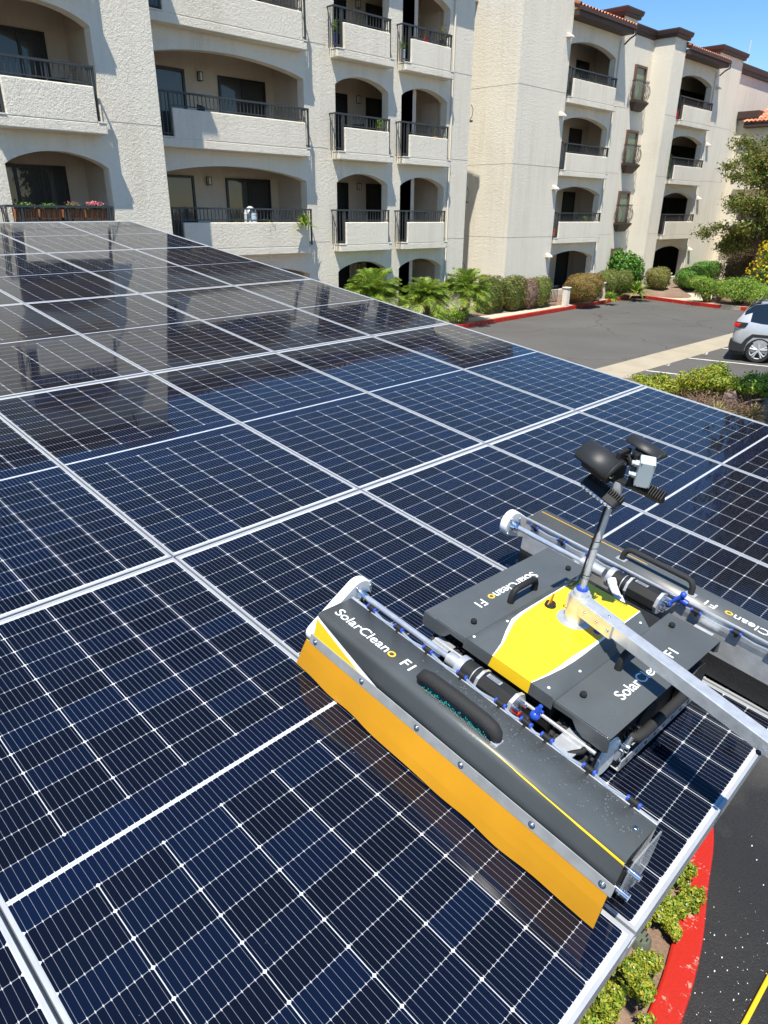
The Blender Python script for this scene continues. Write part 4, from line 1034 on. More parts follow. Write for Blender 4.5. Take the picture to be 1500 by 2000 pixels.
o=tile_roof('roof',WBt((-16.45,y-.55,8.9)),WBt((2.4,y-.55,8.9)),WBt((-4,y+5,12.0)),WBt((-13,y+5,12.0)),WG)
m=MB(); m.add([(-16.45,y-.5,8.9),(-13,y+5,12.0),(-16.45,y+9,8.9)],[(0,1,2)]); wbuild(m,'roof',M_TILE)
# ================================================================ VEGETATION
def leaf_mesh(n,sampler,size,asp=.55,rr=None,flat=.0):
    rr=rr or rnd; V=[];F=[]
    for i in range(n):
        p,nrm=sampler(rr); s=size*rr.uniform(.6,1.35)
        d=Vector((rr.gauss(0,1),rr.gauss(0,1),rr.gauss(0,1))); 
        if nrm is not None: nn=(Vector(nrm)*1.3+d*.75).normalized()
        else: nn=d.normalized()
        t=Vector((rr.gauss(0,1),rr.gauss(0,1),rr.gauss(0,1)-flat)); t=(t-nn*t.dot(nn)).normalized(); b=nn.cross(t)
        o=len(V); P=Vector(p)
        V+= [P-t*s*.5,P+b*s*asp*.5+nn*s*.08,P+t*s*.5,P-b*s*asp*.5+nn*s*.08]; F.append((o,o+1,o+2,o+3))
    m=MB(); m.v=[tuple(v) for v in V]; m.f=F; m.mi=[0]*len(F); return m
def blob_sampler(blobs,shell=.72):
    # blobs: (cx,cy,cz,rx,ry,rz,boxiness)
    ws=[b[3]*b[4]+b[4]*b[5]+b[3]*b[5] for b in blobs]; tot=sum(ws)
    def f(rr):
        u=rr.uniform(0,tot); i=0
        while u>ws[i] and i<len(ws)-1: u-=ws[i]; i+=1
        cx,cy,cz,rx,ry,rz,e=blobs[i]
        d=Vector((rr.gauss(0,1),rr.gauss(0,1),rr.gauss(0,1))).normalized()
        q=Vector([math.copysign(abs(c)**e,c) for c in d])
        w=1+.07*math.sin(5*d.x+cx*3)+.06*math.sin(7*d.y+cy*5+d.z*4)
        k=rr.uniform(shell,1)*w
        return (cx+q.x*rx*k,cy+q.y*ry*k,max(.05,cz+q.z*rz*k)),d
    return f
def shrub(name,mat,loc,blobs,n,size,label,cat='shrub',group=None,asp=.55,core=(.02,.03,.01),stem=True,extra=None,shell=.72):
    E_=empty(name,loc,label,cat,group)
    m=leaf_mesh(n,blob_sampler(blobs,shell),size,asp)
    if shell>.8:
        for b in blobs:
            q=MB().ball((0,0,0),1,18,12); m.add([(b[0]+math.copysign(abs(v[0])**b[6],v[0])*b[3]*.86,b[1]+math.copysign(abs(v[1])**b[6],v[1])*b[4]*.86,max(.03,b[2]+math.copysign(abs(v[2])**b[6],v[2])*b[5]*.86)) for v in q.v],q.f)
    m.build('foliage',mat,E_)
    if stem:
        s=MB(); r=random.Random(hash(label)%999)
        for b in blobs:
            for k in range(5):
                a=r.uniform(0,6.28); s.tube([(b[0]*.4+.03*k,b[1]*.4,0),(b[0]+b[3]*.3*math.cos(a),b[1]+b[4]*.3*math.sin(a),b[2]),(b[0]+b[3]*.6*math.cos(a),b[1]+b[4]*.6*math.sin(a),b[2]+b[5]*.5)],[.025,.018,.008],5)
        s.build('stem',M_BARK,E_)
    return E_
hd='clipped hedges along the walk'
def hedge(loc,rx,ry,h,mat,label,n=5200,size=.062,g=hd):
    return shrub('hedge',mat,loc,[(0,0,h*.5,rx,ry,h*.52,.84)],n,size,label,'hedge',g,shell=.86)
hedge((-15.72,22.45,.2),.42,.88,1.42,LG,'long clipped dark green hedge beside the two palms, left of the pinkish one',6200)
hedge((-15.62,23.95,.2),.42,.74,1.36,LG,'clipped green hedge in the middle of the row against the tower wall',5200)
hedge((-15.58,24.95,.2),.41,.56,1.2,LGP,'pinkish dusty clipped hedge wedged between two green ones',3600)
hedge((-15.58,25.85,.2),.43,.64,1.26,LG,'green clipped hedge at the right end of the row next to the white gate pier',3000)
shrub('ball_shrub',LGR,(-14.95,28.45,.25),[(0,0,.60,.82,.88,.66,.8)],9000,.055,'round rusty red and green clipped shrub right of the white gate pier','shrub',shell=.88)
shrub('ball_shrub',LG,(-15.55,31.6,.3),[(0,0,.6,.6,.6,.6,.85),(.1,1.2,.55,.55,.6,.55,.85)],7500,.055,'pair of rounded green shrubs below the tall bright leafy bush','shrub',shell=.85)
shrub('bright_bush',LGB,(-16.1,34.2,.4),[(0,-.2,.95,.75,.95,.85,.9),(.2,.5,.8,.6,.5,.75,.9),(-.2,-.6,1.25,.35,.4,.7,.9)],6500,.14,'tall bright green leafy bush under the narrow stair windows','shrub',shell=.5)
shrub('ball_shrub',LG,(-15.0,35.7,.35),[(0,0,.55,.65,.65,.58,.85)],4500,.06,'round green clipped shrub between the fan palm and the far gate pier','shrub',shell=.86)
hedge((-14.3,38.4,.3),.75,1.35,1.1,LGB,'long bright green clipped hedge in front of the far arched patio',7000,.075)
hedge((-15.6,43.0,.35),.7,1.5,1.1,LGB,'bright green hedge at the foot of the far blank wall',5000,.08)
shrub('brown_shrub',LB,(-13.0,40.3,.3),[(0,0,.9,1.0,1.1,.9,1),(.6,.4,1.3,.6,.6,.6,1)],5000,.10,'loose brownish shrub beside the yellow flowering bush','shrub',shell=.3,asp=.4)
shrub('brown_shrub',LB,(-11.6,42.5,.3),[(0,0,1.7,.9,.9,.8,1)],3500,.10,'olive brown shrub under the tall tree','shrub',shell=.3,asp=.4)
def juniper(loc,r,h,label,mat=LJ,n=5200,group='low junipers behind the red kerb'):
    rr=random.Random(int(abs(loc[0]*100)+loc[1]*7)); bl=[]
    for k in range(9):
        a=rr.uniform(0,6.28); d=rr.uniform(.1,.75)*r; bl.append((d*math.cos(a),d*math.sin(a),h*rr.uniform(.3,.72),r*.42,r*.42,h*rr.uniform(.22,.36),1))
    return shrub('juniper',mat,loc,bl,n,.10,label,'shrub',group,asp=.28,shell=.45)
juniper((-11.5,34.0,.2),1.15,1.25,'bright green spreading juniper nearest the walk gap in the kerb')
juniper((-10.3,34.2,.2),1.3,1.35,'broad tall mound of juniper at the middle of the bed')
juniper((-9.3,33.9,.2),1.2,1.0,'low yellowish juniper overhanging the red kerb behind the car')
juniper((-8.2,34.6,.25),1.3,1.1,'juniper below the yellow flowering bush')
juniper((-6.3,35.6,.25),1.5,1.3,'dark juniper mound behind the silver car roof')
E_=shrub('flowering_bush',LGB,(-9.7,35.9,.2),[(0,0,1.0,.95,.95,.9,1),(.1,0,2.0,.75,.75,.75,1),(1.2,.3,1.2,1.0,.9,1.0,1)],5200,.10,'tall bush covered in yellow flowers right of the tree','shrub',shell=.4)
m=leaf_mesh(1300,blob_sampler([(0,0,1.1,1.0,1.0,.95,1),(.1,0,2.1,.8,.8,.8,1),(1.2,.3,1.25,1.05,.95,1.05,1)],.92),.11,.9); m.build('flowers',LY,E_)
# palms
def palm(loc,rad,h,nf,label,seed,trunk=.13,droop=1.0,mat=None):
    E_=empty('palm',loc,label,'palm','pygmy date palms by the walk'); r=random.Random(seed)
    tr=MB(); tr.tube([(0,0,0),(.04,.03,h*.3),(.0,.0,h*.62)],[trunk*1.25,trunk,trunk*1.15],10)
    for k in range(16): a=k*2.4; z=h*.62*k/16; tr.ball((trunk*math.cos(a),trunk*math.sin(a),z),(.035,.035,.03),6,4)
    tr.build('trunk',M_BARK,E_)
    m=MB(); c=Vector((0,0,h*.62))
    for k in range(nf):
        az=2.39996*k+r.uniform(-.2,.2); el=-.25+1.7*(k/nf)+r.uniform(-.1,.1); L=rad*r.uniform(.9,1.15)
        dh=Vector((math.cos(az),math.sin(az),0)); pts=[]; N=12
        for i in range(N+1):
            u=i/N; pts.append(c+dh*(L*(math.cos(el)*u+.22*u*u*math.sin(el)))+Vector((0,0,L*(math.sin(el)*u-(.30+.30*math.cos(el))*u*u))))
        m.tube(pts,[.013*(1-.8*i/N) for i in range(N+1)],4,cap=False)
        NL=N*4
        for i in range(4,NL):
            u=i/NL; j=min(N-1,int(u*N)); p=pts[j].lerp(pts[j+1],u*N-j); t=(pts[j+1]-pts[j]).normalized(); sd=t.cross(Vector((0,0,1))).normalized(); up=sd.cross(t)
            ll=rad*.36*math.sin(math.pi*min(1,u*.9+.12))**.6*r.uniform(.8,1.15)
            for s in (-1,1):
                d=(sd*s*.75+t*.7+up*r.uniform(-.05,.4)).normalized(); wv=d.cross(up).normalized()*.0065
                m.add([p-wv,p+wv,p+d*ll*.55+wv*1.1,p+d*ll-Vector((0,0,ll*.22)),p+d*ll*.55-wv*1.1],[(0,1,2,3,4)])
    m.build('fronds',mat or LP,E_); return E_
palm((-15.35,15.7,.25),1.2,1.85,48,'bushy young palm behind the canopy edge, left of the other two palms',3)
palm((-15.1,18.0,.2),1.05,1.5,46,'middle palm with drooping yellow inner fronds',5)
palm((-15.0,20.1,.2),1.1,1.75,48,'rightmost palm of the three, next to the clipped hedge',8)
shrub('ground_shrub',LJ,(-14.85,19.0,.2),[(0,-.6,.3,.4,.6,.35,1),(.1,.4,.25,.35,.5,.3,1)],2600,.07,'low leafy shrub around the feet of the two right palms','shrub',shell=.3)
def fan(loc,rad,label,n=60,mat=LJ,h=.9,w=.03,group=None,seed=1,name='fan_palm',cat='palm'):
    E_=empty(name,loc,label,cat,group); r=random.Random(seed); m=MB()
    for k in range(n):
        az=r.uniform(0,6.28); el=r.uniform(.2,1.4); dh=Vector((math.cos(az)*math.cos(el),math.sin(az)*math.cos(el),math.sin(el))); L=rad*r.uniform(.75,1.15); sd=dh.cross(Vector((0,0,1))).normalized()*w
        p=[Vector((0,0,.03))+dh*L*u+Vector((0,0,h*.0-L*.42*u*u)) for u in (0,.35,.7,1)]
        m.add([p[0]-sd*.4,p[0]+sd*.4,p[1]+sd,p[2]+sd*.7,p[3],p[2]-sd*.7,p[1]-sd],[(0,1,2,6),(2,3,5,6),(3,4,5)])
    m.build('fronds',mat,E_); return E_
fan((-14.7,33.0,.3),1.05,'low feathery cycad palm in the soil bed by the kerb corner',150,LP,w=.035,seed=4)
fan((-14.7,30.4,.25),.62,'small yellow green grassy plant right of the rusty round shrub',160,LJ,w=.016,seed=9,name='grass_clump',cat='plant')
fan((-15.1,29.9,.6),.45,'spiky light green plant above the low patio wall',90,LP,w=.02,seed=12,name='spiky_plant',cat='plant')
# tree
def tree(name,loc,h,label,clumps,mat,seed,n=9000,size=.12,lean=(0,0),stems=3,cat='tree',tr=.09,spread=.42,hc=.35):
    E_=empty(name,loc,label,cat); r=random.Random(seed); bl=[]; t=MB()
    for s in range(stems):
        a=2*math.pi*s/stems+.5; b0=Vector((.12*math.cos(a),.12*math.sin(a),0)); top=Vector((lean[0]+h*spread*.35*math.cos(a),lean[1]+h*spread*.35*math.sin(a),h*.78))
        pts=[b0.lerp(top,u)+Vector((math.sin(u*5+s)*.08,math.cos(u*4+s)*.08,0)) for u in (0,.25,.5,.75,1)]
        t.tube(pts,[tr,tr*.8,tr*.6,tr*.4,tr*.15],8)
        for k in range(clumps//stems):
            u=r.uniform(hc,1); i=min(3,int(u*4)); p=pts[i].lerp(pts[i+1],u*4-i); az=r.uniform(0,6.28); L=h*spread*r.uniform(.25,.72)*(1.15-u*.55)
            q=p+Vector((math.cos(az)*L,math.sin(az)*L,L*r.uniform(.05,.55))); t.tube([p,p.lerp(q,.5)+Vector((0,0,.08)),q],[tr*.32,tr*.2,tr*.08],5)
            for w_ in range(2):
                c=q+Vector((r.gauss(0,.25),r.gauss(0,.25),r.gauss(0,.2)))*h*.06; R0=h*r.uniform(.045,.095); bl.append((c.x,c.y,c.z,R0*1.2,R0*1.2,R0*.75,1))
    t.build('trunk',M_BARK,E_)
    leaf_mesh(n,blob_sampler(bl,.15),size,.5,r).build('crown',mat,E_); return E_
tree('crape_myrtle',(-11.2,38.4,.35),8.3,'tall multi stemmed tree with olive and bronze leaves before the sunlit wing',78,LT,21,n=36000,size=.135,stems=3,spread=.44,lean=(.2,0),hc=.26)
tree('crape_myrtle',(-9.6,40.5,.35),7.4,'second olive leaved tree cut off by the right edge',42,LT,23,n=20000,size=.15,stems=3,spread=.48,hc=.40)
tree('young_tree',(-15.3,45.0,.35),3.6,'thin young tree against the pale end wall',14,LT,29,n=2600,size=.12,stems=1,tr=.03,spread=.36,hc=.62)
tree('green_tree',(-9.8,44.0,.35),5.0,'lighter green tree half hidden behind the bronze one',30,LGB,31,n=7000,size=.15,stems=2,spread=.5,hc=.3)
tree('island_tree',(1.3,13.3,.13),10.5,'tall dark tree on the parking island, seen only as a reflection in the panels',46,LDK,61,n=34000,size=.2,stems=2,tr=.16,spread=.26,hc=.40)
# garden piers and low wall
def pier(x,y,z,h,label):
    E_=empty('gate_pier',(x,y,z),label,'pier','white gate piers'); m=MB().box(-.12,.12,-.12,.12,-.1,h); m.build('shaft',M_ST,E_,bevel=.012); m=MB().box(-.15,.15,-.15,.15,h,h+.05); m.build('cap',M_SILL,E_,bevel=.015)
pier(-15.0,27.05,.2,.72,'short white stucco pier between the hedges and the rusty round shrub')
pier(-15.1,37.05,.3,.75,'short white stucco pier at the far walk opening')
E_=empty('iron_gate',(-15.45,26.75,.25),'low dark iron gate beside the nearer white pier','gate'); m=MB()
for k in range(9): m.box(-.01,.01,-.6+.11*k,-.58+.11*k,.05,.75)
m.box(-.015,.015,-.6,.3,.72,.76); m.box(-.015,.015,-.6,.3,.08,.11); m.build('bars',M_IRON,E_)
E_=empty('patio_wall',(-15.5,30.3,.25),'low stucco wall with pale cap behind the small plants','wall'); MB().box(-.1,.1,-.9,.9,-.1,.62).build('body',M_ST,E_,bevel=.01); MB().box(-.15,.15,-.95,.95,.62,.68).build('cap',M_SILL,E_,bevel=.01)
# island scrub by the stalls
def scrub(loc,r,h,label,n,mat=LJ2,seed=1):
    rr=random.Random(seed); bl=[]
    for k in range(12):
        a=rr.uniform(0,6.28); d=rr.uniform(.1,.8)*r; bl.append((d*math.cos(a),d*math.sin(a),h*rr.uniform(.3,.8),r*.33,r*.33,h*rr.uniform(.16,.30),1))
    return shrub('scrub_bush',mat,loc,bl,n,.062,label,'shrub','sprawling scrub on the parking island',asp=.45,shell=.3)
scrub((-4.25,14.4,.14),.85,.50,'low leftmost mound of yellow green scrub at the canopy edge',6500,seed=2)
scrub((-3.35,14.5,.14),.85,.88,'tallest mound of scrub in the middle of the island',8000,seed=3)
scrub((-2.6,14.6,.14),.65,.82,'green mound of scrub at the right with a bare branch beside it',6500,LJ,seed=4)
shrub('dry_brush',LGP,(-3.1,13.6,.14),[(0,0,.22,.7,.5,.26,1),(.7,.3,.2,.5,.4,.2,1)],3000,.06,'dead pinkish brown brush under the scrub','shrub',shell=.2,asp=.25)
m=MB(); m.tube([(0,0,.05),(.4,.2,.32),(.8,.5,.42),(1.2,.6,.40)],[.03,.022,.015,.008],6); tag(m.build('bare_branch',M_BARK),'bare grey branch sticking out of the island scrub','branch').location=(-2.75,13.9,.14)
for i,(x,y,l) in enumerate(((-2.2,13.9,'tuft of dry yellow grass just right of the scrub'),(-1.75,14.3,'taller pale grass tuft cut by the right edge'),(-2.75,13.35,'small green grass tuft against the canopy edge'))):
    fan((x,y,.14),.55,l,110,LGG,w=.010,seed=40+i,name='grass_tuft',cat='grass tuft',group='grass tufts on the island')
# plants under the low edge of the canopy
def lowbush(loc,r,h,label,seed,n=2600):
    rr=random.Random(seed); bl=[]
    for k in range(20):
        a=rr.uniform(0,6.28); d=rr.uniform(.1,1.)*r; q=rr.uniform(.15,.34); bl.append((d*math.cos(a),d*math.sin(a),h*rr.uniform(.25,.9),r*q,r*q,h*.30,1))
    E_=shrub('leafy_bush',LJ2,loc,bl,n*3,.024,label,'shrub','leafy bushes spilling over the red kerb',asp=.5,shell=.2,stem=False)
    m=leaf_mesh(105,blob_sampler(bl,.95),.008,.9,rr); m.build('flowers',simple('pale_blue_petals',(.45,.5,.75),.6),E_)
lowbush((1.57,2.14,.11),.19,.20,'leafy yellow green bush at the tip of the red kerb',51,3000)
lowbush((1.61,1.95,.11),.16,.18,'bright green bush just above the sprinkler',52,2600)
lowbush((1.66,1.43,.11),.21,.22,'leafy bush below the sprinkler spilling over the kerb',53,3000)
lowbush((1.68,1.08,.11),.27,.24,'bush at the bottom edge under the canopy corner',54,3400)
lowbush((1.1,1.7,.11),.35,.3,'bush mostly hidden below the panels',55,3000)
E_=empty('valve_box',(1.60,1.74,.10),'round grey green irrigation cap in the soil','sprinkler cap'); m=MB(); m.tube([(0,0,0),(0,0,.06),(0,0,.08)],[.055,.055,.045],20); m.build('body',simple('valve_green',(.10,.12,.09),.5),E_,smooth=True); m=MB()
for k in range(6): m.box(-.004+.03*math.cos(k),.004+.03*math.cos(k),-.012+.03*math.sin(k),.012+.03*math.sin(k),.08,.084)
m.build('slots',RG2,E_)
m=MB(); m.tube([(2.02,-.9,.02),(2.13,.6,.02),(2.178,1.81,.02),(2.18,2.16,.02),(2.19,2.6,.02),(2.3,3.4,.02)],.013,10); tag(m.build('yellow_hose',RYE,smooth=True),'yellow water hose lying on the wet asphalt at the lower right','hose')
# falling water drops beyond the low edge
m=MB(); rr=random.Random(5)
for k in range(520):
    if k%2: y=rr.uniform(.3,3.2); x=rr.uniform(2.10,2.26); z=rr.uniform(.2,2.2)
    else: y=rr.uniform(1.6,4.6); x=rr.uniform(1.95,2.9); z=.15*rr.random()**3
    s=rr.choice((.0009,.0012,.0015,.0019,.0026)); m.ball((x,y,z),(s,s,s*rr.uniform(1,1.6)),6,4)
tag(m.build('water_drops',simple('water_drop',(.85,.87,.9),.2),smooth=True),'white water drops flying off the low edge of the canopy','water drops',kind='stuff')
# ================================================================ THINGS ON BALCONIES
def pot(x,y,z,r,h,c,label,plant=LGB,pr=.22,n=260,size=.05,name='potted_plant',cat='potted plant',ph=.25):
    E_=empty(name,(x,y,z),label,cat); m=MB(); m.tube([(0,0,0),(0,0,h*.9),(0,0,h*.9),(0,0,h)],[r*.72,r,r*1.1,r*1.1],16); m.build('pot',simple('pot_%s'%label[:12].replace(' ','_'),c,.6),E_,smooth=True)
    leaf_mesh(n,blob_sampler([(0,0,h+ph*.6,pr,pr,ph,1)],.2),size,.4).build('foliage',plant,E_)
for i,y in enumerate((4.72,5.22,5.72,6.22)):
    E_=empty('flower_box',(-14.50,y,3.68),('flower box with trailing green leaves at the left end of the rail','flower box of green leaves, second from the left','flower box with a few red blooms, third from the left','flower box full of pink blooms at the right end of the rail')[i],'flower box','coir flower boxes hooked on the iron rail')
    m=MB(); m.prism([(-.07,.20),(.10,.20),(.07,.04),(.02,.0),(-.05,.03)],1,-.22,.22); m.build('liner',simple('coir',(.30,.11,.04),.9,var=.4,scale=40,bump=.8),E_)
    m=MB()
    for k in range(9): m.tube([(.105,-.22+.055*k,.205),(.078,-.22+.055*k,.04),(.02,-.22+.055*k,-.01)],.005,4)
    m.tube([(.108,-.23,.21),(.108,.23,.21)],.008,5); m.build('wire_basket',M_IRON,E_)
    leaf_mesh(420,blob_sampler([(.02,0,.25,.10,.22,.08,1)],.1),.045,.6).build('foliage',LGB,E_)
    if i>=2: leaf_mesh(220 if i==3 else 210,blob_sampler([(.04,0,.32,.09,.20,.07,1)],.3),.030 if i==3 else .012,.9).build('flowers',LPK,E_)
fan((-15.95,13.35,3.45),.62,'yellow green spiky palm plant leaning over the end of the wide balcony rail',70,LP,w=.022,seed=77,name='balcony_palm',cat='plant')
E_=empty('storage_jar',(-16.3,11.62,2.95),'pale grey rounded bin behind the wide balcony rail','bin'); m=MB(); m.tube([(0,0,0),(0,0,.85),(0,0,.98),(0,0,1.06)],[.17,.19,.15,.04],18); m.build('body',simple('pale_bin',(.45,.52,.55),.4),E_,smooth=True); MB().tube([(0,0,.84),(0,0,.87)],.195,18).build('rim',RWH,E_,smooth=True)
pot(-16.25,11.1,2.95,.13,.35,(.3,.12,.06),'small grassy plant left of the pale bin',LJ,.2,200)
pot(-16.25,12.2,2.95,.13,.35,(.1,.1,.1),'dark pot of arching green leaves right of the pale bin',LJ,.28,260)
pot(-16.28,15.0,8.36,.08,.34,(.015,.03,.10),'tall blue pot with light green plant in the balcony notch',LJ,.16,200)
pot(-16.28,17.85,8.36,.08,.3,(.6,.6,.62),'white pot with pale leaves in the balcony notch',LJ,.14,160)
pot(-16.25,19.7,8.42,.12,.75,(.05,.04,.03),'dark planter with orange flowers at the top right balcony',LT,.18,200,ph=.3)
pot(-16.25,18.9,8.42,.09,.72,(.5,.02,.02),'small red pot behind the top rail',LT,.06,30)
pot(-16.55,28.3,8.35,.16,.60,(.3,.14,.08),'planter of yellow green leaves behind the upper rail',LJ,.35,240)
pot(-16.2,27.35,3.0,.12,.28,(.42,.10,.04),'terracotta pot in the lowest balcony notch',LT,.08,60)
pot(-16.5,38.0,8.35,.13,.45,(.35,.04,.03),'red pot with tall bright leaves in the far top balcony',LJ,.22,260,ph=.5)
pot(-16.5,38.0,5.7,.14,.35,(.10,.14,.05),'leafy green plant in the far middle balcony notch',LGB,.2,260,ph=.5)
def chair(x,y,z,rz,label):
    E_=empty('patio_chair',(x,y,z),label,'chair'); E_.rotation_euler=(0,0,rz)
    MB().box(-.24,.24,-.24,.24,.40,.44).build('seat',RG2,E_,bevel=.01); MB().box(-.24,.24,.2,.24,.44,.95).build('backrest',RG2,E_,bevel=.01)
    for sx in (-.22,.22):
        for sy in (-.22,.22): MB().box(sx-.015,sx+.015,sy-.015,sy+.015,0,.40).build('leg',M_ALU,E_)
chair(-15.55,6.25,FL(2)+.01,1.2,'folding chair on the upper left balcony')
chair(-17.0,28.9,FL(3)+.01,-.6,'dark chair on the top balcony beside the roofed tower bay')
chair(-17.1,11.0,FL(2)+.01,2.2,'dark chair on the wide third floor balcony')
chair(-17.0,39.6,FL(2)+.01,.9,'chair on the far middle balcony')
def table(x,y,z,label):
    E_=empty('patio_table',(x,y,z),label,'table'); MB().tube([(0,0,.68),(0,0,.71)],.32,20).build('table_top',RG2,E_); MB().tube([(0,0,0),(0,0,.68)],.025,8).build('stem',M_ALU,E_)
table(-17.0,12.4,FL(2)+.01,'small round table on the wide third floor balcony'); table(-16.9,29.6,FL(2)+.01,'small round table on the middle balcony right of the tower')
pot(-16.35,16.9,FL(2)+.02,.11,.7,(.30,.12,.05),'orange pot behind the third floor rail',LJ,.18,200)
pot(-16.35,19.6,FL(2)+.02,.10,.72,(.40,.18,.07),'small terracotta figure pot behind the third floor rail',LT,.08,60)
pot(-16.5,30.4,FL(1)+.02,.12,.6,(.12,.12,.12),'dark planter with leaves behind the second floor rail',LJ,.24,260)
chair(-17.2,16.6,FL(2)+.01,.4,'dark chair behind the balcony rail of the narrow bay')
# ================================================================ SUV (front towards +x before rotation)
CAR=empty('parked_suv',(0,0,0),label='silver compact suv parked nose away, cut by the right edge',cat='car')
CS=simple('silver_car_paint',(.50,.52,.55),.32,.30,var=.03,scale=3,Coat_Weight=.8,Coat_Roughness=.04)
CK=simple('car_black_plastic',(.018,.019,.020),.55); CGL=simple('car_glass',(.010,.014,.018),.06,Coat_Weight=1.); CRD=simple('tail_lamp_red',(.75,.012,.012),.2,Coat_Weight=.8)
SECT=[ # x, half width bottom/belt, z bottom, z belt, z roof, half width roof
 (.10,.80,.42,1.02,1.06,.72),(.17,.87,.34,1.12,1.22,.66),(.30,.905,.30,1.14,1.42,.61),(.50,.92,.28,1.13,1.60,.60),(.80,.925,.27,1.09,1.655,.61),(1.5,.925,.26,1.06,1.685,.63),(2.3,.925,.26,1.03,1.67,.63),(2.9,.925,.26,1.01,1.58,.61),(3.35,.92,.26,1.0,1.30,.64),(3.75,.91,.27,.98,1.03,.74),(4.2,.88,.30,.86,.90,.72),(4.48,.78,.34,.72,.76,.6),(4.58,.62,.40,.62,.64,.5)]
m=MB(); rows=[]
for (x,w_,zb,zl,zr,wr) in SECT:
    h=[( -w_*.93,zb),(-w_,zb+(zl-zb)*.35),(-w_*1.0,zb+(zl-zb)*.7),(-w_*.965,zl),(-(w_*.45+wr*.5),zl+(zr-zl)*.5),(-wr,zr-.03*(zr>1.2)),(-wr*.6,zr+.012),(0,zr+.02)]
    row=h+[(-a,b) for a,b in h[:-1][::-1]]; rows.append([(x,a,b) for a,b in row])
K=len(rows[0]); vs=[p for r_ in rows for p in r_]
fs=[];mi=[]
for i in range(len(rows)-1):
    for k in range(K-1):
        fs.append((i*K+k,i*K+k+1,(i+1)*K+k+1,(i+1)*K+k))
        gl=k in(3,4,K-6,K-5) and 2<=i<=7
        mi.append(1 if gl and not (i in(2,) and k in(3,K-5)) else 0)
m.add(vs,fs); m.mi=mi; m.add(rows[0],[tuple(range(K))]); m.add(rows[-1],[tuple(range(K))[::-1]])
body=m.build('body',[CS,CGL],CAR,smooth=True)
m=MB(); m.add([(.19,-.60,1.20),(.19,.60,1.20),(.46,.56,1.58),(.46,-.56,1.58)],[(0,1,2,3)])
m.v=[(x-.03,y,z+.01) for x,y,z in m.v]; m.build('rear_window',CGL,CAR)
m=MB(); m.prism([(.40,1.575),(.66,1.668),(.66,1.64),(.42,1.54)],1,-.58,.58); m.build('rear_spoiler',CK,body,bevel=.01)
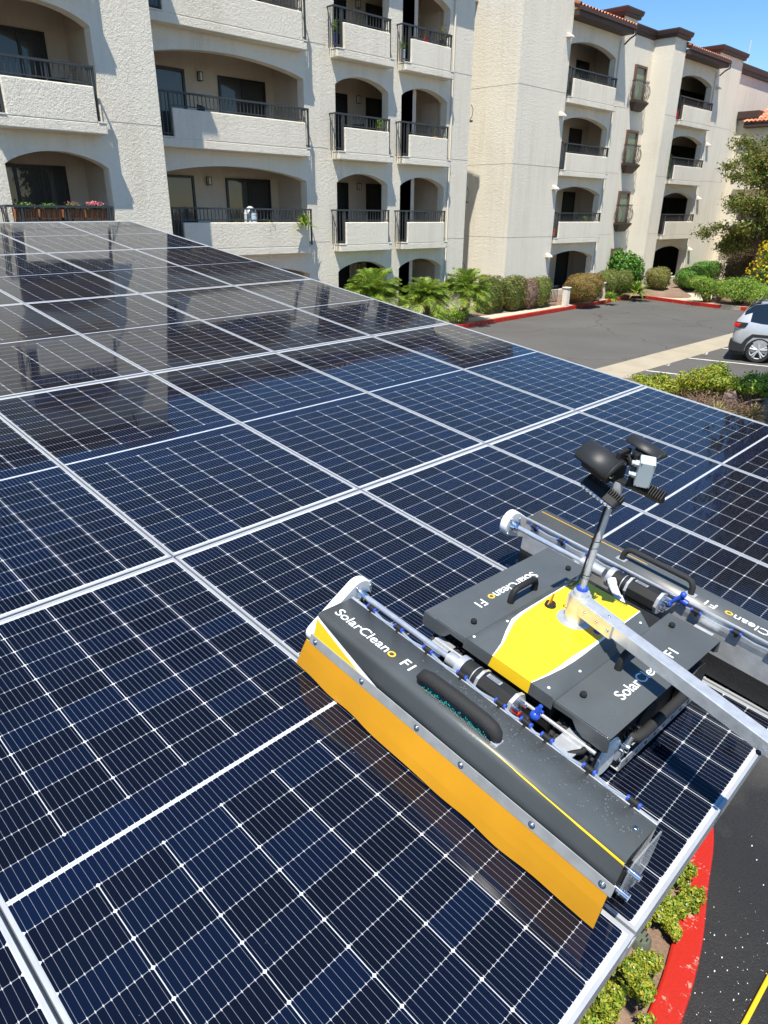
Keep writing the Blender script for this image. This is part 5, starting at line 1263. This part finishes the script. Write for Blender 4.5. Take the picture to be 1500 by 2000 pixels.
for s in (-1,1):
    m=MB(); m.prism([(.09,1.00),(.11,1.11),(.46,1.10),(.40,.97),(.26,.94)],1,s*.80,s*.926) if s>0 else m.prism([(.09,1.00),(.11,1.11),(.46,1.10),(.40,.97),(.26,.94)],1,-.926,-.80)
    tl=m.build('tail_lamp',CK,CAR,bevel=.01); m=MB(); a,b=(.79,.932) if s>0 else (-.932,-.79); m.prism([(.078,1.00),(.10,1.08),(.28,1.075),(.22,.98)],1,a,b); m.build('lens',CRD,tl,bevel=.008)
    m=MB()
    for i in range(6): pass
    a,b=(.90,.936) if s>0 else (-.936,-.90)
    m.prism([(.05,.42),(.06,.62),(.16,.56),(.38,.50),(.38,.28),(.08,.30)],1,*((.60,.935) if s>0 else (-.935,-.60))); m.prism([(.38,.50),(.47,.66),(.62,.80),(1.10,.80),(1.28,.64),(1.34,.42),(1.34,.26),(1.26,.26),(1.2,.55),(1.05,.72),(.66,.72),(.52,.55),(.48,.28),(.38,.28)],1,a,b)
    m.prism([(1.30,.26),(1.30,.42),(3.05,.42),(3.05,.26)],1,a,b)
    dx=2.69; m.prism([(.38+dx,.50),(.47+dx,.66),(.62+dx,.80),(1.10+dx,.80),(1.28+dx,.64),(1.34+dx,.42),(1.34+dx,.28),(1.26+dx,.28),(1.2+dx,.55),(1.05+dx,.72),(.66+dx,.72),(.52+dx,.55),(.48+dx,.28),(.38+dx,.28)],1,a,b)
    m.build('cladding',CK,body,bevel=.006)
    for x in (.865,3.555):
        yo=s*.93; yi=s*.70
        W_=empty('wheel'); W_.parent=CAR; W_.location=(x,0,.355)
        m=MB(); m.tube([(0,yi,0),(0,yi+s*.02,0),(0,yo-s*.03,0),(0,yo,0)],[.33,.357,.357,.33],36,cap=False); m.tube([(0,yo,0),(0,yo-s*.012,0)],[.33,.245],36,cap=False); m.build('tyre',RBK,W_,smooth=True)
        m=MB(); m.tube([(0,yi+s*.03,0),(0,yo-s*.09,0)],.24,24); m.build('wheel_well_disc',CK,W_)
        m=MB()
        m.tube([(0,yo-s*.012,0),(0,yo-s*.05,0)],[.246,.225],32,cap=False)
        for k in range(5):
            a0=2*math.pi*k/5+.3
            for off in (-.16,.16):
                p0=Vector((.05*math.cos(a0),yo-s*.03,.05*math.sin(a0))); p1=Vector((.235*math.cos(a0+off),yo-s*.02,.235*math.sin(a0+off))); m.tube([p0,p0.lerp(p1,.5),p1],[.03,.022,.026],6)
        m.tube([(0,yo-s*.05,0),(0,yo-s*.008,0)],.055,16); m.build('rim',simple('alloy_rim',(.55,.56,.58),.35,.3),W_,smooth=True)
    m=MB(); m.box(2.95,3.10,*((.93,1.1) if s>0 else (-1.1,-.93)),1.02,1.17); m.build('mirror',CS,body,bevel=.03)
    m=MB(); m.box(1.55,1.72,*((.925,.95) if s>0 else (-.95,-.925)),.90,.925); m.box(2.55,2.72,*((.925,.95) if s>0 else (-.95,-.925)),.90,.925); m.build('door_handle',CS,body,bevel=.008)
    m=MB(); m.box(.62,2.7,*((.56,.59) if s>0 else (-.59,-.56)),1.69,1.715); m.build('roof_rail',CK,body,bevel=.006)
m=MB(); m.box(.10,4.5,-.86,.86,.20,.34); m.build('underbody',CK,body)
rz=R(15); c_,s_=math.cos(rz),math.sin(rz)
# rear left... near-side rear wheel contact at (-4.62,20.95)
wx,wy=.865,-.83; CAR.location=(-4.66-(wx*c_-wy*s_),21.02-(wx*s_+wy*c_),0); CAR.rotation_euler=(0,0,rz)
